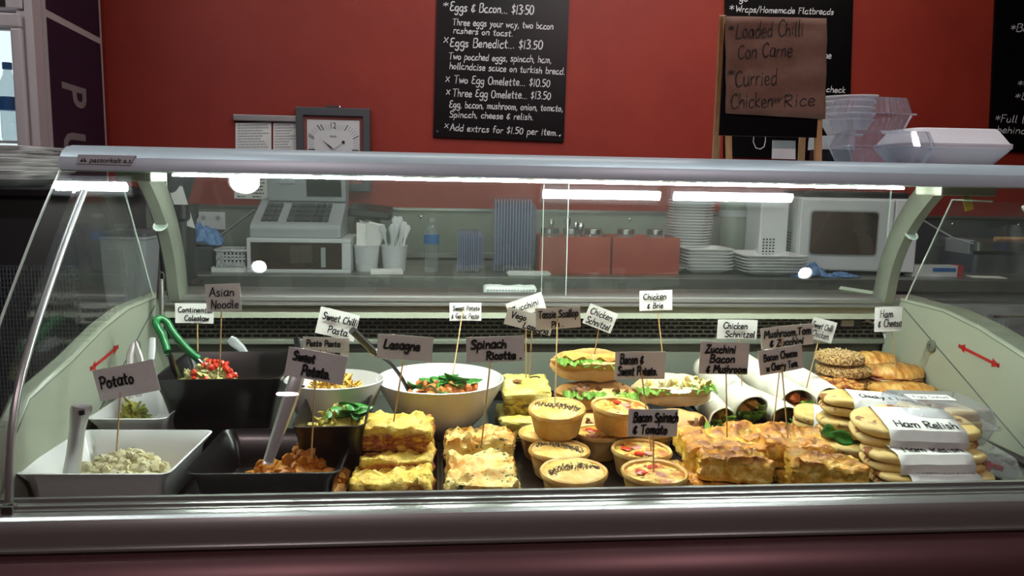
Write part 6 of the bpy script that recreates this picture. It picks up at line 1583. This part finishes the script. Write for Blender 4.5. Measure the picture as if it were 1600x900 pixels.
# long steel tongs in the sweet potato bowl
t = thing('serving_tongs', 'long bright steel tongs leaning up from the orange sweet potato', 'tongs', seg(418, 724, 1.13)); o0 = Vector(t.location)
def strip(pts, wd, mat, name, par, th=.002):
    m = MB(); vs = []; P = [Vector(p) - o0 for p in pts]
    for i, p in enumerate(P):
        d_ = (P[min(i+1, len(P)-1)] - P[max(i-1, 0)]).normalized(); s_ = d_.cross(Vector((0, 1, 0))).normalized(); w_ = wd[i] if isinstance(wd, (list, tuple)) else wd; n_ = s_.cross(d_)
        for a, b in ((-1, 0), (-.7, -.5), (0, -.7), (.7, -.5), (1, 0), (.7, .1), (0, -.25), (-.7, .1)): vs.append(p + s_*w_/2*a + n_*b*w_*.35)
    n = 8; fs = [(i*n+k, i*n+(k+1) % n, (i+1)*n+(k+1) % n, (i+1)*n+k) for i in range(len(P)-1) for k in range(n)] + [tuple(range(n))[::-1], tuple((len(P)-1)*n+k for k in range(n))]
    return m.add(vs, fs).build(name, mat, par, ang=30)
strip([seg(419, 722, 1.13), seg(434, 680, 1.14), seg(452, 630, 1.15), seg(464, 592, 1.16), seg(470, 578, 1.165)], [.014, .017, .020, .021, .016], 'brightsteel', 'arm', t)
strip([seg(416, 726, 1.15), seg(430, 684, 1.17), seg(447, 634, 1.175), seg(461, 592, 1.175), seg(468, 578, 1.17)], [.012, .015, .018, .018, .014], 'brightsteel', 'arm', t)
MB().tube([seg(458, 600, 1.158) - o0, seg(476, 604, 1.158) - o0], .002, 8).build('hinge_pin', 'chrome', t)
# ice-scoop style handle in the potato salad
t = thing('potato_scoop', 'clear-looking polished steel tube handle standing in the potato salad', 'scoop', seg(112, 740, 1.15)); o0 = Vector(t.location)
P = [seg(112, 738, 1.15), seg(116, 710, 1.15), seg(121, 670, 1.15), seg(124, 650, 1.15), seg(127, 640, 1.15), seg(128, 633, 1.15)]
MB().tube([p - o0 for p in P], [.0115, .0105, .0105, .0125, .0145, .013], 14).build('handle', 'brightsteel', t)
MB().tube([seg(127, 641, 1.134) - o0, seg(128, 648, 1.134) - o0], [.004, .004], 10).build('hanging_hole', 'black', t)
# small tongs resting in the rear white tray
t = thing('small_tongs', 'small steel tongs standing in the green salad tray at the left', 'tongs', seg(208, 620, 1.40)); o0 = Vector(t.location)
for pts in ([seg(206, 622, 1.40), seg(202, 585, 1.42), seg(203, 555, 1.43), seg(210, 534, 1.44)], [seg(216, 620, 1.40), seg(224, 590, 1.42), seg(218, 560, 1.43), seg(210, 534, 1.44)]):
    strip(pts, [.010, .012, .013, .009], 'brightsteel', 'arm', t)
t = thing('white_spatula', 'white-handled spatula leaning on the left end panel behind the small tongs', 'spatula', seg(236, 560, 1.52)); o0 = Vector(t.location)
strip([seg(236, 562, 1.52), seg(237, 545, 1.53), seg(238, 528, 1.54)], [.012, .014, .012], 'whiteplastic', 'blade', t)
# tall steel handle behind, by the left post
t = thing('hanging_ladle', 'long steel ladle handle hanging by the left end panel', 'ladle', seg(251, 500, 1.62)); o0 = Vector(t.location)
MB().tube([seg(250, 520, 1.62) - o0, seg(251, 470, 1.63) - o0, seg(251, 436, 1.635) - o0], [.0085, .0085, .006], 12).build('handle', 'steel', t)
MB().tube(smooth3([seg(249, 440, 1.635) - o0, seg(248, 430, 1.635) - o0, seg(252, 425, 1.635) - o0, seg(256, 430, 1.635) - o0, seg(255, 442, 1.635) - o0]), .0016, 6).build('hook', 'steel', t)
# grey and black spoon handles at the back, black spoon in the round bowl
t = thing('grey_spoon', 'pale grey spoon handle leaning behind the raised black bowl', 'spoon', seg(384, 550, 1.60)); o0 = Vector(t.location)
strip([seg(386, 556, 1.60), seg(376, 544, 1.605), seg(364, 534, 1.61), seg(358, 529, 1.61)], [.014, .018, .022, .016], 'greyplastic', 'handle', t)
t = thing('black_spoon', 'short black spoon handle sticking up left of the pesto pasta sign', 'spoon', seg(470, 560, 1.55)); o0 = Vector(t.location)
strip([seg(472, 575, 1.53), seg(469, 560, 1.55), seg(466, 540, 1.56), seg(463, 527, 1.56)], [.010, .012, .015, .010], 'black', 'handle', t)
t = thing('serving_spoon', 'black-handled serving spoon with steel collar in the round white bowl', 'spoon', seg(640, 612, 1.42)); o0 = Vector(t.location)
MB().tube(smooth3([seg(585, 550, 1.39) - o0, seg(565, 530, 1.38) - o0, seg(550, 516, 1.37) - o0]), .0085, 12, flat=.8).build('handle', 'black', t)
MB().tube([seg(588, 552, 1.39) - o0, seg(582, 547, 1.39) - o0], .0078, 12).build('collar', 'steel', t)
MB().tube(smooth3([seg(588, 553, 1.39) - o0, seg(608, 566, 1.40) - o0, seg(626, 588, 1.42) - o0, seg(640, 614, 1.43) - o0]), .0048, 10, flat=.7).build('shaft', 'black', t)

# ================================================================== handwritten signs
sign('small white card sign reading Continental Coleslaw, at the far left back', [(274, 474), (334, 474), (334, 506), (274, 504)], 1.63, [('Continental', .08, .96, .56, .26), ('Coleslaw', .24, .88, .14, .26)], (309, 552), 1.63, (308, 490), seed=1, pen=.0017)
sign('square brownish card sign reading Asian Noodle over the raised black bowl', [(320, 444), (375, 443), (377, 485), (323, 488)], 1.33, [('Asian', .12, .82, .56, .30), ('Noodle', .14, .92, .12, .30)], (343, 586), 1.34, (347, 470), seed=2, pen=.0018)
sign('tilted white card sign reading Sweet Chilli Pasta', [(503, 479), (563, 493), (552, 534), (491, 519)], 1.50, [('Sweet Chilli', .10, .98, .58, .26), ('Pasta.', .30, .84, .14, .26)], (510, 592), 1.50, (520, 510), seed=3, pen=.0021)
sign('white card sign reading Pesto Pasta, half covered by the Sweet Potato card', [(474, 526), (546, 528), (545, 559), (472, 556)], 1.42, [('Pesto Pasta', .08, .80, .54, .30), ('with leaves', .20, .80, .08, .24)], (505, 648), 1.38, (508, 545), seed=4, pen=.0021)
sign('large lilac-shaded card sign reading Sweet Potato above the steel tongs', [(450, 541), (543, 557), (536, 602), (446, 586)], 1.155, [('Sweet', .10, .46, .60, .30), ('Potato.', .28, .76, .14, .34)], (486, 716), 1.15, (492, 575), seed=5, pen=.0027)
sign('tilted lilac-shaded card sign reading Potato above the potato salad', [(147, 577), (242, 563), (247, 608), (153, 630)], 1.17, [('Potato', .08, .62, .40, .36)], (182, 706), 1.16, (192, 600), seed=6, pen=.0024)
sign('lilac-shaded card sign reading Lasagne', [(590, 521), (677, 527), (675, 565), (589, 560)], 1.22, [('Lasagne', .12, .76, .44, .36)], (615, 659), 1.235, (634, 545), seed=7, pen=.0027)
sign('lilac-shaded card sign reading Spinach Ricotta', [(728, 527), (819, 524), (820, 564), (729, 567)], 1.20, [('Spinach', .08, .68, .56, .32), ('Ricotta .', .34, .94, .12, .30)], (752, 697), 1.20, (770, 545), seed=8, pen=.0027)
sign('small white card sign reading Sweet Potato & Garlic Pesto, over the round white bowl', [(702, 473), (752, 473), (752, 501), (703, 501)], 1.58, [('Sweet Potato', .10, .94, .58, .26), ('& Garlic Pesto', .06, .92, .14, .26)], (707, 590), 1.50, (724, 487), seed=9, pen=.0015)
sign('white card sign reading Zucchini, tilted up behind the Vego Lasagna card', [(790, 475), (846, 456), (853, 481), (798, 500)], 1.50, [('Zucchini', .10, .84, .36, .34)], (822, 590), 1.52, (824, 480), seed=10, pen=.0018)
sign('white card sign reading Vego Lasagna, tilted down to the right', [(793, 478), (865, 499), (861, 524), (788, 507)], 1.44, [('Vego', .10, .42, .48, .34), ('Lasagna', .40, .94, .06, .34)], (827, 590), 1.46, (831, 500), seed=11, pen=.0019)
sign('grey-lit card sign reading Tassie Scallop Pie, overlapping the Vego card', [(836, 483), (906, 477), (908, 512), (838, 515)], 1.365, [('Tassie Scallop', .06, .94, .54, .34), ('Pie .', .34, .60, .10, .26)], (867, 636), 1.28, (872, 498), seed=12, pen=.0022)
sign('white card sign reading Chicken Schnitzel tilted over the baguette stack', [(922, 473), (965, 491), (954, 521), (910, 505)], 1.49, [('Chicken', .10, .86, .56, .30), ('Schnitzel', .08, .90, .10, .30)], (927, 562), 1.50, (937, 500), seed=13, pen=.0021)
sign('small white card sign reading Chicken & Brie, standing tallest', [(998, 455), (1049, 453), (1052, 484), (1001, 486)], 1.52, [('Chicken', .10, .80, .56, .30), ('& Brie', .22, .70, .12, .28)], (1038, 580), 1.52, (1026, 470), seed=14, pen=.0020)
sign('lilac-shaded card sign reading Bacon & Sweet Potato', [(960, 550), (1039, 549), (1039, 592), (961, 593)], 1.27, [('Bacon &', .10, .56, .58, .32), ('Sweet Potato.', .06, .84, .16, .30)], (1019, 716), 1.235, (1000, 570), seed=15, pen=.0027)
sign('lilac-shaded card sign reading Bacon Spinach & Tomato, lowest of the signs', [(981, 639), (1060, 640), (1058, 682), (982, 682)], 1.14, [('Bacon Spinach', .10, .99, .56, .34), ('& Tomato', .10, .78, .12, .32)], (1021, 756), 1.13, (1021, 660), seed=16, pen=.0026)
sign('white card sign reading Chicken Schnitzel over the tortilla wraps', [(1122, 499), (1183, 500), (1182, 530), (1119, 529)], 1.50, [('Chicken', .14, .74, .54, .30), ('Schnitzel', .20, .94, .10, .30)], (1160, 614), 1.50, (1152, 515), seed=17, pen=.0021)
sign('lilac-shaded card sign reading Zucchini Bacon & Mushroom', [(1092, 534), (1168, 536), (1172, 585), (1095, 584)], 1.24, [('Zucchini', .10, .70, .68, .24), ('Bacon', .20, .70, .38, .24), ('& Mushroom', .14, .96, .06, .24)], (1136, 683), 1.225, (1134, 560), seed=18, pen=.0025)
sign('grey-lit card sign reading Mushroom Tom & Zucchini, behind the Bacon Cheese card', [(1187, 513), (1268, 505), (1272, 537), (1190, 546)], 1.33, [('Mushroom,Tom', .06, .94, .52, .34), ('& Zucchini', .16, .80, .08, .32)], (1208, 668), 1.27, (1226, 528), seed=19, pen=.0024)
sign('lilac-shaded card sign reading Bacon Cheese with Cherry Tom', [(1183, 549), (1252, 537), (1257, 575), (1189, 587)], 1.25, [('Bacon Cheese', .10, .86, .56, .28), ('w Cherry Tom.', .14, .86, .14, .28)], (1231, 684), 1.225, (1222, 562), seed=20, pen=.0021)
sign('small white card sign reading Sweet Chilli Chicken', [(1262, 495), (1305, 504), (1301, 537), (1270, 527)], 1.50, [('Sweet Chilli', .04, .90, .54, .28), ('Chicken.', .12, .86, .14, .28)], (1260, 606), 1.50, (1284, 516), seed=21, pen=.0017)
sign('white card sign reading Ham & Cheese at the right end', [(1364, 480), (1408, 479), (1411, 516), (1370, 519)], 1.54, [('Ham', .16, .62, .58, .30), ('& Cheese', .10, .96, .20, .30)], (1400, 575), 1.55, (1391, 500), seed=22, pen=.0020)
for o in list(D.objects):
    for k in ('_w', '_d'):
        if k in o: del o[k]
